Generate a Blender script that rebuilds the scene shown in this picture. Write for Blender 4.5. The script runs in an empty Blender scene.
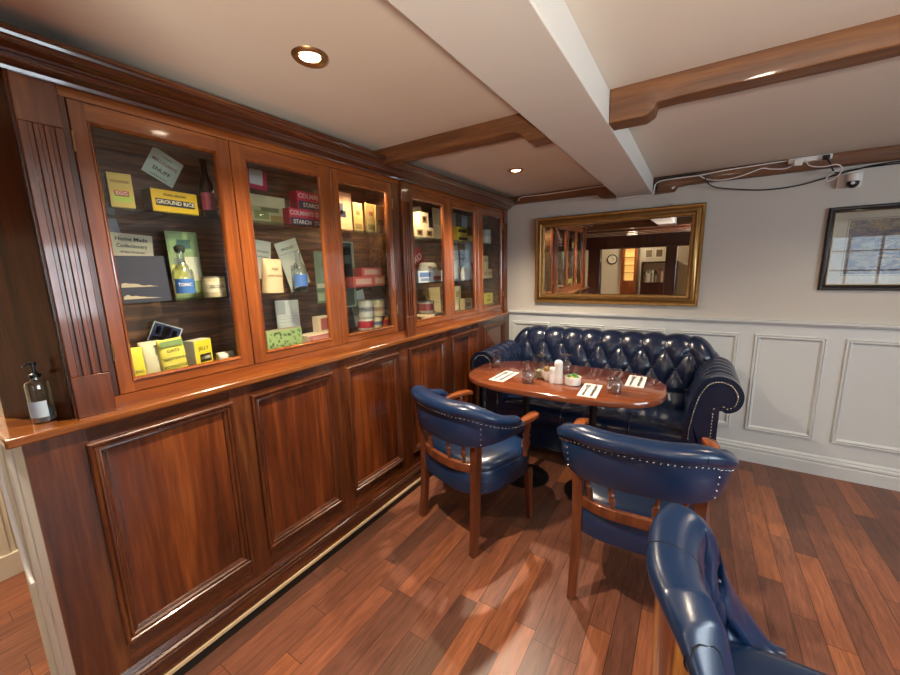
import bpy, math, random
from mathutils import Vector, Matrix
PI = math.pi
S = bpy.context.scene
COL = S.collection
random.seed(7)

# ------------------------------------------------------------------ camera, world, light, exposure
cam_d = bpy.data.cameras.new('camera')
cam = bpy.data.objects.new('camera', cam_d)
COL.objects.link(cam)
cam_d.sensor_width = 36.0
cam_d.lens = 36.0 * 377.36 / 900.0
cam_d.clip_start = 0.02
rx = Vector((0.84146, 0.53976, -0.02439))
ry = Vector((0.07476, -0.16101, -0.98412))
rz = Vector((-0.53512, 0.82628, -0.17583))
m = Matrix((rx, -ry, -rz)).transposed().to_4x4()
m.translation = Vector((1.495, 0.0, 1.45))
cam.matrix_world = m
S.camera = cam
S.view_settings.view_transform = 'Standard'
S.view_settings.look = 'None'
S.view_settings.gamma = 1.0
S.view_settings.use_curve_mapping = False
S.view_settings.exposure = 0.0
S.cycles.use_denoising = True
S.cycles.max_bounces = 8
S.cycles.diffuse_bounces = 4
S.cycles.glossy_bounces = 5
S.cycles.transparent_max_bounces = 16
S.cycles.sample_clamp_indirect = 6.0
S.cycles.caustics_reflective = False
S.cycles.caustics_refractive = False

w = bpy.data.worlds.new('world')
S.world = w
w.use_nodes = True
w.node_tree.nodes['Background'].inputs[0].default_value = (0.70, 0.84, 1.0, 1)
w.node_tree.nodes['Background'].inputs[1].default_value = 2.5


def light(name, kind, loc, energy, color, rot=(0, 0, 0), size=0.1, size_y=None, spot=None, blend=0.5):
    d = bpy.data.lights.new(name, kind)
    d.energy = energy
    d.color = color
    if kind == 'AREA':
        d.shape = 'RECTANGLE'
        d.size = size
        d.size_y = size_y or size
    else:
        d.shadow_soft_size = size
    if kind == 'SPOT':
        d.spot_size = spot
        d.spot_blend = blend
    o = bpy.data.objects.new(name, d)
    o.location = loc
    o.rotation_euler = rot
    COL.objects.link(o)
    return o


WARM = (1.0, 0.82, 0.62)
DAY = (0.78, 0.89, 1.0)
light('daylight_window_rear', 'AREA', (3.3, -2.78, 1.45), 270, DAY, (PI / 2, 0, PI), 2.3, 1.1)
light('daylight_window_right', 'AREA', (4.98, 0.5, 1.45), 120, DAY, (0, PI / 2, 0), 1.1, 2.3)
CEIL = 2.085
DOWNLIGHTS = [(0.484, 0.835), (0.453, 2.454), (2.35, 0.75), (2.35, 2.45), (0.55, -1.3), (-0.95, -0.1), (-0.2, -3.2)]  # side passage entry is unseen, added to light the floor there
ADDED_UPLIGHT = 290
DL_POWER = [165, 135, 44, 44, 70, 170, 80]

# ------------------------------------------------------------------ helpers
def srgb(h):
    h = h.lstrip('#')
    c = [int(h[i:i + 2], 16) / 255 for i in (0, 2, 4)]
    return tuple([x / 12.92 if x <= 0.04045 else ((x + 0.055) / 1.055) ** 2.4 for x in c] + [1.0])


MATS = {}


def new_mat(name):
    mt = bpy.data.materials.new(name)
    mt.use_nodes = True
    nt = mt.node_tree
    return mt, nt, nt.nodes['Principled BSDF']


def flat(name, col, rough=0.5, metal=0.0, coat=0.0, var=0.0, scale=30, bump=0.0, emit=None, estr=0):
    if name in MATS:
        return MATS[name]
    mt, nt, b = new_mat(name)
    c = srgb(col) if isinstance(col, str) else col
    b.inputs['Base Color'].default_value = c
    b.inputs['Roughness'].default_value = rough
    b.inputs['Metallic'].default_value = metal
    b.inputs['Coat Weight'].default_value = coat
    b.inputs['Coat Roughness'].default_value = 0.08
    if var or bump:
        tc = nt.nodes.new('ShaderNodeTexCoord')
        n = nt.nodes.new('ShaderNodeTexNoise')
        n.inputs['Scale'].default_value = scale
        n.inputs['Detail'].default_value = 5
        nt.links.new(tc.outputs['Object'], n.inputs['Vector'])
        if var:
            r = nt.nodes.new('ShaderNodeMix')
            r.data_type = 'RGBA'
            r.inputs[6].default_value = tuple(max(0, x * (1 - var)) for x in c[:3]) + (1,)
            r.inputs[7].default_value = tuple(min(1, x * (1 + var)) for x in c[:3]) + (1,)
            nt.links.new(n.outputs['Fac'], r.inputs[0])
            nt.links.new(r.outputs[2], b.inputs['Base Color'])
        if bump:
            bp = nt.nodes.new('ShaderNodeBump')
            bp.inputs['Strength'].default_value = bump
            bp.inputs['Distance'].default_value = 0.004
            nt.links.new(n.outputs['Fac'], bp.inputs['Height'])
            nt.links.new(bp.outputs['Normal'], b.inputs['Normal'])
    if emit:
        b.inputs['Emission Color'].default_value = srgb(emit)
        b.inputs['Emission Strength'].default_value = estr
    MATS[name] = mt
    return mt


def wood(name, dark, light_, grain='z', rough=0.25, coat=0.6, scale=1.0, mid=None, contrast=(0.3, 0.72), big=1.0):
    if name in MATS:
        return MATS[name]
    mt, nt, b = new_mat(name)
    N, L = nt.nodes, nt.links
    tc = N.new('ShaderNodeTexCoord')
    mp = N.new('ShaderNodeMapping')
    s = [16 * scale] * 3
    s['xyz'.index(grain)] = 1.1 * scale
    mp.inputs['Scale'].default_value = s
    L.new(tc.outputs['Object'], mp.inputs['Vector'])
    n1 = N.new('ShaderNodeTexNoise')
    n1.inputs['Scale'].default_value = 1.0 * big
    n1.inputs['Detail'].default_value = 6
    n1.inputs['Distortion'].default_value = 1.2
    L.new(mp.outputs[0], n1.inputs['Vector'])
    n2 = N.new('ShaderNodeTexNoise')
    n2.inputs['Scale'].default_value = 7
    n2.inputs['Detail'].default_value = 3
    L.new(mp.outputs[0], n2.inputs['Vector'])
    mx = N.new('ShaderNodeMath')
    mx.operation = 'MULTIPLY_ADD'
    mx.inputs[1].default_value = 0.3
    L.new(n2.outputs['Fac'], mx.inputs[0])
    sb = N.new('ShaderNodeMath')
    sb.operation = 'MULTIPLY'
    sb.inputs[1].default_value = 0.7
    L.new(n1.outputs['Fac'], sb.inputs[0])
    L.new(sb.outputs[0], mx.inputs[2])
    cr = N.new('ShaderNodeValToRGB')
    e = cr.color_ramp.elements
    e[0].position, e[1].position = contrast
    e[0].color = srgb(dark)
    e[1].color = srgb(light_)
    if mid:
        k = cr.color_ramp.elements.new((contrast[0] + contrast[1]) / 2)
        k.color = srgb(mid)
    L.new(mx.outputs[0], cr.inputs[0])
    L.new(cr.outputs[0], b.inputs['Base Color'])
    b.inputs['Roughness'].default_value = rough
    b.inputs['Coat Weight'].default_value = coat
    b.inputs['Coat Roughness'].default_value = 0.07
    bp = N.new('ShaderNodeBump')
    bp.inputs['Strength'].default_value = 0.06
    bp.inputs['Distance'].default_value = 0.002
    L.new(n2.outputs['Fac'], bp.inputs['Height'])
    L.new(bp.outputs['Normal'], b.inputs['Normal'])
    MATS[name] = mt
    return mt


def floor_material():
    mt, nt, b = new_mat('merbau_plank_floor')
    N, L = nt.nodes, nt.links

    def M(op, a, b_=None, c=None):
        k = N.new('ShaderNodeMath')
        k.operation = op
        for i, v in enumerate((a, b_, c)):
            if v is None:
                continue
            if isinstance(v, (int, float)):
                k.inputs[i].default_value = v
            else:
                L.new(v, k.inputs[i])
        return k.outputs[0]
    tc = N.new('ShaderNodeTexCoord')
    sp = N.new('ShaderNodeSeparateXYZ')
    L.new(tc.outputs['Object'], sp.inputs[0])
    W, LEN = 0.088, 0.56
    u = M('DIVIDE', sp.outputs[0], W)
    iu = M('FLOOR', u)
    wn = N.new('ShaderNodeTexWhiteNoise')
    wn.noise_dimensions = '1D'
    L.new(iu, wn.inputs['W'])
    v = M('ADD', M('DIVIDE', sp.outputs[1], LEN), M('MULTIPLY', wn.outputs['Value'], 7.3))
    iv = M('FLOOR', v)
    cb = N.new('ShaderNodeCombineXYZ')
    L.new(iu, cb.inputs[0])
    L.new(iv, cb.inputs[1])
    w2 = N.new('ShaderNodeTexWhiteNoise')
    w2.noise_dimensions = '2D'
    L.new(cb.outputs[0], w2.inputs['Vector'])
    # grain coordinates shifted per plank
    sc = N.new('ShaderNodeVectorMath')
    sc.operation = 'SCALE'
    sc.inputs['Scale'].default_value = 9.0
    L.new(w2.outputs['Color'], sc.inputs[0])
    ad = N.new('ShaderNodeVectorMath')
    ad.operation = 'ADD'
    L.new(tc.outputs['Object'], ad.inputs[0])
    L.new(sc.outputs[0], ad.inputs[1])
    mp = N.new('ShaderNodeMapping')
    mp.inputs['Scale'].default_value = (26, 2.2, 10)
    L.new(ad.outputs[0], mp.inputs['Vector'])
    n1 = N.new('ShaderNodeTexNoise')
    n1.inputs['Scale'].default_value = 1.3
    n1.inputs['Detail'].default_value = 6
    n1.inputs['Distortion'].default_value = 1.0
    L.new(mp.outputs[0], n1.inputs['Vector'])
    n2 = N.new('ShaderNodeTexNoise')
    n2.inputs['Scale'].default_value = 6
    n2.inputs['Detail'].default_value = 4
    L.new(mp.outputs[0], n2.inputs['Vector'])
    cr = N.new('ShaderNodeValToRGB')
    els = cr.color_ramp.elements
    els[0].position = 0.0
    els[0].color = srgb('#5c3c30')
    els[1].position = 1.0
    els[1].color = srgb('#955a3a')
    for p, c in ((0.25, '#6c4233'), (0.55, '#784b38'), (0.8, '#865139')):
        k = els.new(p)
        k.color = srgb(c)
    L.new(w2.outputs['Value'], cr.inputs[0])
    g = M('ADD', M('MULTIPLY', M('SUBTRACT', n1.outputs['Fac'], 0.5), 1.25),
          M('MULTIPLY', M('SUBTRACT', n2.outputs['Fac'], 0.5), 1.0))
    g = M('ADD', g, 1.0)
    mul = N.new('ShaderNodeVectorMath')
    mul.operation = 'SCALE'
    L.new(cr.outputs[0], mul.inputs[0])
    L.new(g, mul.inputs['Scale'])
    fu = M('FRACT', u)
    fv = M('FRACT', v)
    eu = M('MULTIPLY', M('MINIMUM', fu, M('SUBTRACT', 1.0, fu)), W)
    ev = M('MULTIPLY', M('MINIMUM', fv, M('SUBTRACT', 1.0, fv)), LEN)
    d = M('MINIMUM', eu, ev)
    gap = M('LESS_THAN', d, 0.0011)
    mix = N.new('ShaderNodeMix')
    mix.data_type = 'RGBA'
    L.new(gap, mix.inputs[0])
    L.new(mul.outputs[0], mix.inputs[6])
    mix.inputs[7].default_value = srgb('#2a1610')
    L.new(mix.outputs[2], b.inputs['Base Color'])
    L.new(M('ADD', M('MULTIPLY', n1.outputs['Fac'], 0.15), 0.27), b.inputs['Roughness'])
    b.inputs['Specular IOR Level'].default_value = 0.45
    bp = N.new('ShaderNodeBump')
    bp.inputs['Strength'].default_value = 0.25
    bp.inputs['Distance'].default_value = 0.002
    L.new(M('MULTIPLY', gap, -1.0), bp.inputs['Height'])
    L.new(bp.outputs['Normal'], b.inputs['Normal'])
    return mt


def leather(name, col, rough=0.3, bump=0.12):
    mt = flat(name, col, rough, 0, 0.35, 0.25, 9, 0)
    nt = mt.node_tree
    b = nt.nodes['Principled BSDF']
    b.inputs['Coat Roughness'].default_value = 0.22
    tc = nt.nodes.new('ShaderNodeTexCoord')
    v = nt.nodes.new('ShaderNodeTexVoronoi')
    v.inputs['Scale'].default_value = 260
    nt.links.new(tc.outputs['Object'], v.inputs['Vector'])
    bp = nt.nodes.new('ShaderNodeBump')
    bp.inputs['Strength'].default_value = bump
    bp.inputs['Distance'].default_value = 0.001
    nt.links.new(v.outputs['Distance'], bp.inputs['Height'])
    nt.links.new(bp.outputs['Normal'], b.inputs['Normal'])
    return mt


def pane_material(name, tint=(0.97, 0.99, 0.98, 1), refl=1.0, power=5.0):
    mt = bpy.data.materials.new(name)
    mt.use_nodes = True
    nt = mt.node_tree
    nt.nodes.clear()
    o = nt.nodes.new('ShaderNodeOutputMaterial')
    t = nt.nodes.new('ShaderNodeBsdfTransparent')
    t.inputs[0].default_value = tint
    g = nt.nodes.new('ShaderNodeBsdfGlossy')
    g.inputs['Roughness'].default_value = 0.0
    f = nt.nodes.new('ShaderNodeLayerWeight')
    f.inputs[0].default_value = 0.5
    pw = nt.nodes.new('ShaderNodeMath')
    pw.operation = 'POWER'
    pw.inputs[1].default_value = power
    nt.links.new(f.outputs['Facing'], pw.inputs[0])
    k = nt.nodes.new('ShaderNodeMath')
    k.operation = 'MULTIPLY_ADD'
    k.inputs[1].default_value = 0.85
    k.inputs[2].default_value = 0.035 * refl
    k.use_clamp = True
    nt.links.new(pw.outputs[0], k.inputs[0])
    mx = nt.nodes.new('ShaderNodeMixShader')
    nt.links.new(k.outputs[0], mx.inputs[0])
    nt.links.new(t.outputs[0], mx.inputs[1])
    nt.links.new(g.outputs[0], mx.inputs[2])
    nt.links.new(mx.outputs[0], o.inputs[0])
    return mt


class MB:
    """collects vertices and faces of one mesh"""

    def __init__(s):
        s.v = []
        s.f = []

    def add(s, vs, fs):
        n = len(s.v)
        s.v += [tuple(p) for p in vs]
        s.f += [tuple(i + n for i in f) for f in fs]
        return s

    def box(s, x0, x1, y0, y1, z0, z1, mat=None):
        vs = [(x, y, z) for x in (x0, x1) for y in (y0, y1) for z in (z0, z1)]
        if mat is not None:
            vs = [mat @ Vector(p) for p in vs]
        return s.add(vs, [(0, 1, 3, 2), (4, 6, 7, 5), (0, 4, 5, 1), (2, 3, 7, 6), (0, 2, 6, 4), (1, 5, 7, 3)])

    def lathe(s, prof, c=(0, 0, 0), n=20, mat=None, cap=True):
        vs, fs = [], []
        for r, z in prof:
            for i in range(n):
                a = 2 * PI * i / n
                vs.append((r * math.cos(a), r * math.sin(a), z))
        for j in range(len(prof) - 1):
            for i in range(n):
                a, b = j * n + i, j * n + (i + 1) % n
                fs.append((a, b, b + n, a + n))
        if cap:
            fs.append(tuple(reversed(range(n))))
            fs.append(tuple((len(prof) - 1) * n + i for i in range(n)))
        M_ = Matrix.Translation(c) @ (mat if mat is not None else Matrix())
        return s.add([M_ @ Vector(p) for p in vs], fs)

    def tube(s, path, r, n=8, closed=False, squash=None):
        path = [Vector(p) for p in path]
        k = len(path)
        rr = r if isinstance(r, (list, tuple)) else [r] * k
        vs, fs = [], []
        up = None
        for i, p in enumerate(path):
            if closed:
                t = path[(i + 1) % k] - path[i - 1]
            else:
                t = path[min(i + 1, k - 1)] - path[max(i - 1, 0)]
            t.normalize()
            if up is None:
                up = Vector((0, 0, 1)) if abs(t.z) < 0.9 else Vector((1, 0, 0))
            a = t.cross(up)
            a.normalize()
            b = a.cross(t)
            b.normalize()
            up = b
            for j in range(n):
                th = 2 * PI * j / n
                sx, sy = squash or (1, 1)
                vs.append(p + a * math.cos(th) * rr[i] * sx + b * math.sin(th) * rr[i] * sy)
        for i in range(k if closed else k - 1):
            for j in range(n):
                a0, b0 = i * n + j, i * n + (j + 1) % n
                a1, b1 = ((i + 1) % k) * n + j, ((i + 1) % k) * n + (j + 1) % n
                fs.append((a0, b0, b1, a1))
        if not closed:
            fs.append(tuple(reversed(range(n))))
            fs.append(tuple((k - 1) * n + j for j in range(n)))
        return s.add(vs, fs)

    def sweep(s, frames, sec, closed_sec=True, cap=True, closed=False):
        """frames: list of 4x4 matrices; sec: list of (a,b) or function i->list, placed in local x,y"""
        vs, fs = [], []
        n = None
        for i, M_ in enumerate(frames):
            q = sec(i) if callable(sec) else sec
            n = len(q)
            vs += [M_ @ Vector((a, b, 0)) for a, b in q]
        k = len(frames)
        for i in range(k if closed else k - 1):
            i2 = (i + 1) % k
            for j in range(n if closed_sec else n - 1):
                j2 = (j + 1) % n
                fs.append((i * n + j, i * n + j2, i2 * n + j2, i2 * n + j))
        if cap and closed_sec and not closed:
            fs.append(tuple(reversed(range(n))))
            fs.append(tuple((k - 1) * n + j for j in range(n)))
        return s.add(vs, fs)

    def extrude_y(s, sec, y0, y1):
        """section of (x, z) points extruded along y"""
        n = len(sec)
        vs = [(x, y0, z) for x, z in sec] + [(x, y1, z) for x, z in sec]
        fs = [(j, (j + 1) % n, n + (j + 1) % n, n + j) for j in range(n)]
        fs += [tuple(reversed(range(n))), tuple(range(n, 2 * n))]
        return s.add(vs, fs)

    def extrude_x(s, sec, x0, x1):
        n = len(sec)
        vs = [(x0, y, z) for y, z in sec] + [(x1, y, z) for y, z in sec]
        fs = [(j, (j + 1) % n, n + (j + 1) % n, n + j) for j in range(n)]
        fs += [tuple(reversed(range(n))), tuple(range(n, 2 * n))]
        return s.add(vs, fs)

    def prism(s, poly, z0, z1):
        n = len(poly)
        vs = [(x, y, z0) for x, y in poly] + [(x, y, z1) for x, y in poly]
        fs = [(j, (j + 1) % n, n + (j + 1) % n, n + j) for j in range(n)]
        fs += [tuple(reversed(range(n))), tuple(range(n, 2 * n))]
        return s.add(vs, fs)

    def frame(s, a0, a1, b0, b1, prof, place):
        """mitred moulding round the rectangle; prof = [(inset, height)], place(a, b, h) -> point"""
        vs, fs = [], []
        n = len(prof)
        for (ca, cb, sa, sb) in ((a0, b0, 1, 1), (a1, b0, -1, 1), (a1, b1, -1, -1), (a0, b1, 1, -1)):
            for i, h in prof:
                vs.append(place(ca + sa * i, cb + sb * i, h))
        for k in range(4):
            k2 = (k + 1) % 4
            for j in range(n - 1):
                fs.append((k * n + j, k * n + j + 1, k2 * n + j + 1, k2 * n + j))
        return s.add(vs, fs)

    def ball(s, c, r, n=8, sz=1.0):
        prof = [(r * math.sin(PI * j / (n // 2 + 1)), -r * sz * math.cos(PI * j / (n // 2 + 1))) for j in range(n // 2 + 2)]
        prof[0] = (r * 0.05, prof[0][1])
        prof[-1] = (r * 0.05, prof[-1][1])
        return s.lathe(prof, c, n)


def obj(name, mb, mat, parent=None, smooth=None, bevel=0, subsurf=0, label=None, cat=None, group=None, kind=None, solid=0):
    import bmesh
    me = bpy.data.meshes.new(name)
    me.from_pydata(mb.v, [], mb.f)
    bm = bmesh.new()
    bm.from_mesh(me)
    bmesh.ops.recalc_face_normals(bm, faces=bm.faces)
    bm.to_mesh(me)
    bm.free()
    if isinstance(mat, (list, tuple)):
        for k in mat:
            me.materials.append(k)
    else:
        me.materials.append(mat)
    if smooth is not None:
        me.polygons.foreach_set('use_smooth', [True] * len(me.polygons))
        if smooth < 180:
            me.set_sharp_from_angle(angle=math.radians(smooth))
    o = bpy.data.objects.new(name, me)
    COL.objects.link(o)
    if parent is not None:
        o.parent = parent
        b = Matrix.LocRotScale(parent.location, parent.rotation_euler, parent.scale)
        p = parent.parent
        o.matrix_parent_inverse = b.inverted() if p is None else (p_world(parent)).inverted()
    if solid:
        md = o.modifiers.new('solid', 'SOLIDIFY')
        md.thickness = solid
        md.offset = 0
    if bevel:
        md = o.modifiers.new('bevel', 'BEVEL')
        md.width = bevel
        md.segments = 2
        md.limit_method = 'ANGLE'
        md.angle_limit = math.radians(40)
        if smooth is None:
            me.polygons.foreach_set('use_smooth', [True] * len(me.polygons))
            me.set_sharp_from_angle(angle=math.radians(60))
    if subsurf:
        md = o.modifiers.new('subsurf', 'SUBSURF')
        md.levels = subsurf
        md.render_levels = subsurf
    tag(o, label, cat, group, kind)
    return o


def p_world(o):
    """world matrix of an object that may not be evaluated yet"""
    b = Matrix.LocRotScale(o.location, o.rotation_euler, o.scale)
    if o.parent is None:
        return b
    return p_world(o.parent) @ o.matrix_parent_inverse @ b


def tag(o, label=None, cat=None, group=None, kind=None):
    if label:
        o['label'] = label
    if cat:
        o['category'] = cat
    if group:
        o['group'] = group
    if kind:
        o['kind'] = kind
    return o


def thing(name, label, cat, loc=(0, 0, 0), rotz=0, group=None):
    o = bpy.data.objects.new(name, None)
    o.empty_display_size = 0.05
    COL.objects.link(o)
    o.location = loc
    o.rotation_euler = (0, 0, rotz)
    return tag(o, label, cat, group)


def struct(name, mb, mat, **k):
    return obj(name, mb, mat, kind='structure', **k)


def copy_tree(o, parent=None):
    c = o.copy()
    COL.objects.link(c)
    if parent is not None:
        c.parent = parent
        c.matrix_parent_inverse = o.matrix_parent_inverse.copy()
    for ch in [x for x in bpy.data.objects if x.parent == o]:
        copy_tree(ch, c)
    return c


FACE_X = Matrix(((0, 0, 1), (1, 0, 0), (0, 1, 0)))     # text right = +y, up = +z, facing +x


def letters(text, size, mat, M4, parent, depth=0.0004, bold=0.0, name='lettering', align='CENTER', squeeze=1.0, label=None):
    cu = bpy.data.curves.new('t', 'FONT')
    cu.body = text
    cu.size = size
    cu.extrude = depth
    cu.offset = bold * size
    cu.align_x = align
    cu.align_y = 'CENTER'
    cu.resolution_u = 2
    t = bpy.data.objects.new('t', cu)
    COL.objects.link(t)
    dg = bpy.context.evaluated_depsgraph_get()
    me = bpy.data.meshes.new_from_object(t.evaluated_get(dg))
    bpy.data.objects.remove(t)
    bpy.data.curves.remove(cu)
    me.transform(M4 @ Matrix.Diagonal((squeeze, 1, 1, 1)))
    me.materials.clear()
    me.materials.append(mat)
    o = bpy.data.objects.new(name, me)
    COL.objects.link(o)
    o.parent = parent
    if parent is not None:
        o.matrix_parent_inverse = p_world(parent).inverted()
    if label:
        o['label'] = label
    return o


# ------------------------------------------------------------------ materials
M_ceil = flat('ceiling_paint', '#d8d0c4', 0.7, var=0.03, scale=3, bump=0.05)
M_wall = flat('wall_paint', '#c6c2ba', 0.6, var=0.03, scale=4, bump=0.08)
M_white = flat('white_beam_paint', '#d4d2cc', 0.6, var=0.02, scale=4, bump=0.05)
M_panel = flat('wainscot_paint', '#cfd3d3', 0.4, var=0.02, scale=5)
M_cream = flat('cream_paint', '#d9d0b8', 0.6, var=0.03, scale=5)
M_floor = floor_material()
M_cab_v = wood('mahogany_upright_grain', '#27130a', '#744520', 'z', 0.30, 0.4, mid='#4e250e', contrast=(0.3, 0.74))
M_pil = wood('pilaster_mahogany', '#3c1d0c', '#8a4c22', 'z', 0.3, 0.6, mid='#64300f')
M_cab_p = wood('mahogany_panel', '#301508', '#88491f', 'z', 0.26, 0.8, 0.55, mid='#5c2b11', contrast=(0.32, 0.70), big=1.0)
M_cab_y = wood('mahogany_long_grain', '#28140a', '#6e3f1e', 'y', 0.24, 0.8, mid='#4a240f')
M_door = wood('door_mahogany', '#5c2c10', '#9f5c28', 'z', 0.25, 0.8, mid='#7f421a')
M_door_y = wood('door_rail_mahogany', '#5c2c10', '#9f5c28', 'y', 0.25, 0.8, mid='#7f421a')
M_shelf = wood('counter_mahogany', '#623512', '#a06328', 'y', 0.22, 0.8, mid='#80481c')
M_in = wood('cabinet_lining', '#39241a', '#93623e', 'y', 0.5, 0.1, 2.2, mid='#603f29', contrast=(0.35, 0.65))
M_beam = wood('oak_beam', '#43260f', '#87592e', 'x', 0.55, 0.1, 1.2, mid='#6a4120')
M_post = wood('dark_timber', '#1e0c07', '#4e2616', 'z', 0.3, 0.5)
M_table = wood('table_mahogany', '#683420', '#92532f', 'x', 0.14, 0.9, 0.8, mid='#7c4228')
M_chairw = wood('chair_mahogany', '#44200f', '#7a4226', 'z', 0.28, 0.7, 1.5)
M_armw = wood('chair_arm_mahogany', '#6c3316', '#9c5428', 'y', 0.25, 0.7, 1.5)
M_blue = leather('navy_leather', '#122c50', 0.28)
M_sofa = leather('sofa_leather', '#13203a', 0.22)
M_button = leather('button_leather', '#0c1730', 0.3)
M_seam = flat('seam_thread', '#060b14', 0.6)
M_brass = flat('antique_brass', '#b89868', 0.28, 1.0)
M_chrome = flat('polished_steel', '#d0d0d0', 0.3, 1.0)
M_black = flat('black_iron', '#0c0c0d', 0.35, var=0.2)
M_gap = flat('shadow_gap_black', '#050505', 0.9)
M_gold = flat('gilt_frame', '#a98450', 0.32, 0.85, 0.2, 0.3, 25, 0.2)
M_mirror = flat('mirror_silver', '#e8e8e8', 0.01, 1.0)
M_pane = pane_material('cabinet_glass', (0.98, 0.985, 0.975, 1), 1.0)
M_glass = pane_material('clear_glassware', (0.88, 0.90, 0.92, 1), 3.6, 1.5)
M_shelfglass = pane_material('shelf_glass', (0.80, 0.87, 0.83, 1), 1.6)
M_bottle = pane_material('bottle_glass', (0.86, 0.90, 0.88, 1), 3.0, 1.8)
M_amber = pane_material('brown_bottle_glass', (0.25, 0.13, 0.08, 1), 1.8)
M_wplastic = flat('white_plastic', '#e6e4df', 0.35)
M_bplastic = flat('black_plastic', '#101012', 0.3)
M_china = flat('white_china', '#efefee', 0.15, 0, 0.5)
M_napkin = flat('white_napkin', '#ece9e4', 0.8, var=0.04, scale=60)
M_ink = flat('dark_ink', '#22201e', 0.6)

WALL_Y = 3.386
# ------------------------------------------------------------------ room shell
mb = MB().box(-1.45, 4.9, -4.8, 3.5, -0.06, 0.0)
struct('floor', mb, M_floor)
mb = MB().box(-1.45, 4.9, -4.8, 3.5, CEIL, CEIL + 0.08)
struct('ceiling', mb, M_ceil)
struct('wall_back', MB().box(-1.45, 4.9, WALL_Y, WALL_Y + 0.12, 0, CEIL), M_wall)
# window wall right, with an opening
def wall_with_hole_x(x0, x1, ya, yb, y0, y1, z0, z1):
    m_ = MB()
    m_.box(x0, x1, ya, y0, 0, CEIL)
    m_.box(x0, x1, y1, yb, 0, CEIL)
    m_.box(x0, x1, y0, y1, 0, z0)
    m_.box(x0, x1, y0, y1, z1, CEIL)
    return m_


struct('wall_right', wall_with_hole_x(4.8, 4.9, -2.7, WALL_Y, -0.7, 1.7, 0.92, 1.9), M_wall)
mm = MB()
mm.box(1.7, 2.1, -2.7, -2.6, 0, CEIL).box(4.5, 4.9, -2.7, -2.6, 0, CEIL).box(2.1, 4.5, -2.7, -2.6, 0, 0.92).box(2.1, 4.5, -2.7, -2.6, 1.9, CEIL)
struct('wall_front', mm, M_wall)
struct('wall_divider', MB().box(1.6, 1.7, -4.8, -2.6, 0, CEIL), M_cream)
struct('wall_far', MB().box(-1.45, 1.7, -4.8, -4.7, 0, CEIL), M_cream)
struct('wall_side', MB().box(-1.45, -1.3, -4.7, WALL_Y, 0, CEIL), M_cream)
struct('wall_left', MB().box(-0.60, -0.42, 0.20, WALL_Y, 0, CEIL), M_panel)


def window(n, horizontal, a0, a1, fixed, z0, z1):
    m_ = MB()

    def bar(u0, u1, w0, w1, t=0.03):
        if horizontal:
            m_.box(u0, u1, fixed - t, fixed + t, w0, w1)
        else:
            m_.box(fixed - t, fixed + t, u0, u1, w0, w1)
    bar(a0, a1, z0, z0 + 0.06)
    bar(a0, a1, z1 - 0.06, z1)
    bar(a0, a0 + 0.06, z0, z1)
    bar(a1 - 0.06, a1, z0, z1)
    for i in range(1, 6):
        c = a0 + (a1 - a0) * i / 6
        bar(c - 0.015, c + 0.015, z0, z1, 0.02)
    for zz in (z0 + (z1 - z0) * 0.36, z0 + (z1 - z0) * 0.70):
        bar(a0, a1, zz - 0.012, zz + 0.012, 0.02)
    o = struct('window_%d' % n, m_, M_white)
    g = MB()
    if horizontal:
        g.box(a0, a1, fixed - 0.003, fixed + 0.003, z0, z1)
    else:
        g.box(fixed - 0.003, fixed + 0.003, a0, a1, z0, z1)
    obj('pane', g, M_pane, o)


window(1, True, 2.1, 4.5, -2.65, 0.92, 1.9)
window(2, False, -0.7, 1.7, 4.85, 0.92, 1.9)

# boxed white beam running from the mirror wall to the front of the room
struct('trim_1', MB().box(0.944, 1.18, -0.45, WALL_Y, 1.972, CEIL), M_white, bevel=0.004)


def timber(name, secs, mat, label, jitter=0.004, group=None):
    """hand-hewn beam along x: list of (x, y0, y1, zbottom)"""
    rnd = random.Random(len(name) * 7 + int(secs[0][0] * 100))
    vs, fs = [], []
    for x, y0, y1, zb in secs:
        j = [rnd.uniform(-jitter, jitter) for _ in range(6)]
        vs += [(x, y0, CEIL + 0.002), (x, y0 + j[0], (zb + CEIL) / 2 + j[1]), (x, y0 + 0.012 + j[2], zb + j[3] * 0.5),
               (x, y1 - 0.012 + j[4], zb + j[5] * 0.5), (x, y1, CEIL + 0.002)]
    k = len(secs)
    for i in range(k - 1):
        for j in range(5):
            j2 = (j + 1) % 5
            fs.append((i * 5 + j, i * 5 + j2, (i + 1) * 5 + j2, (i + 1) * 5 + j))
    fs.append(tuple(range(5)))
    fs.append(tuple((k - 1) * 5 + j for j in reversed(range(5))))
    return obj(name, MB().add(vs, fs), mat, smooth=50, bevel=0.004, label=label, cat='ceiling beam')


def seq(x0, x1, n, y0, y1, zb):
    return [(x0 + (x1 - x0) * i / n, y0, y1, zb) for i in range(n + 1)]


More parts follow.
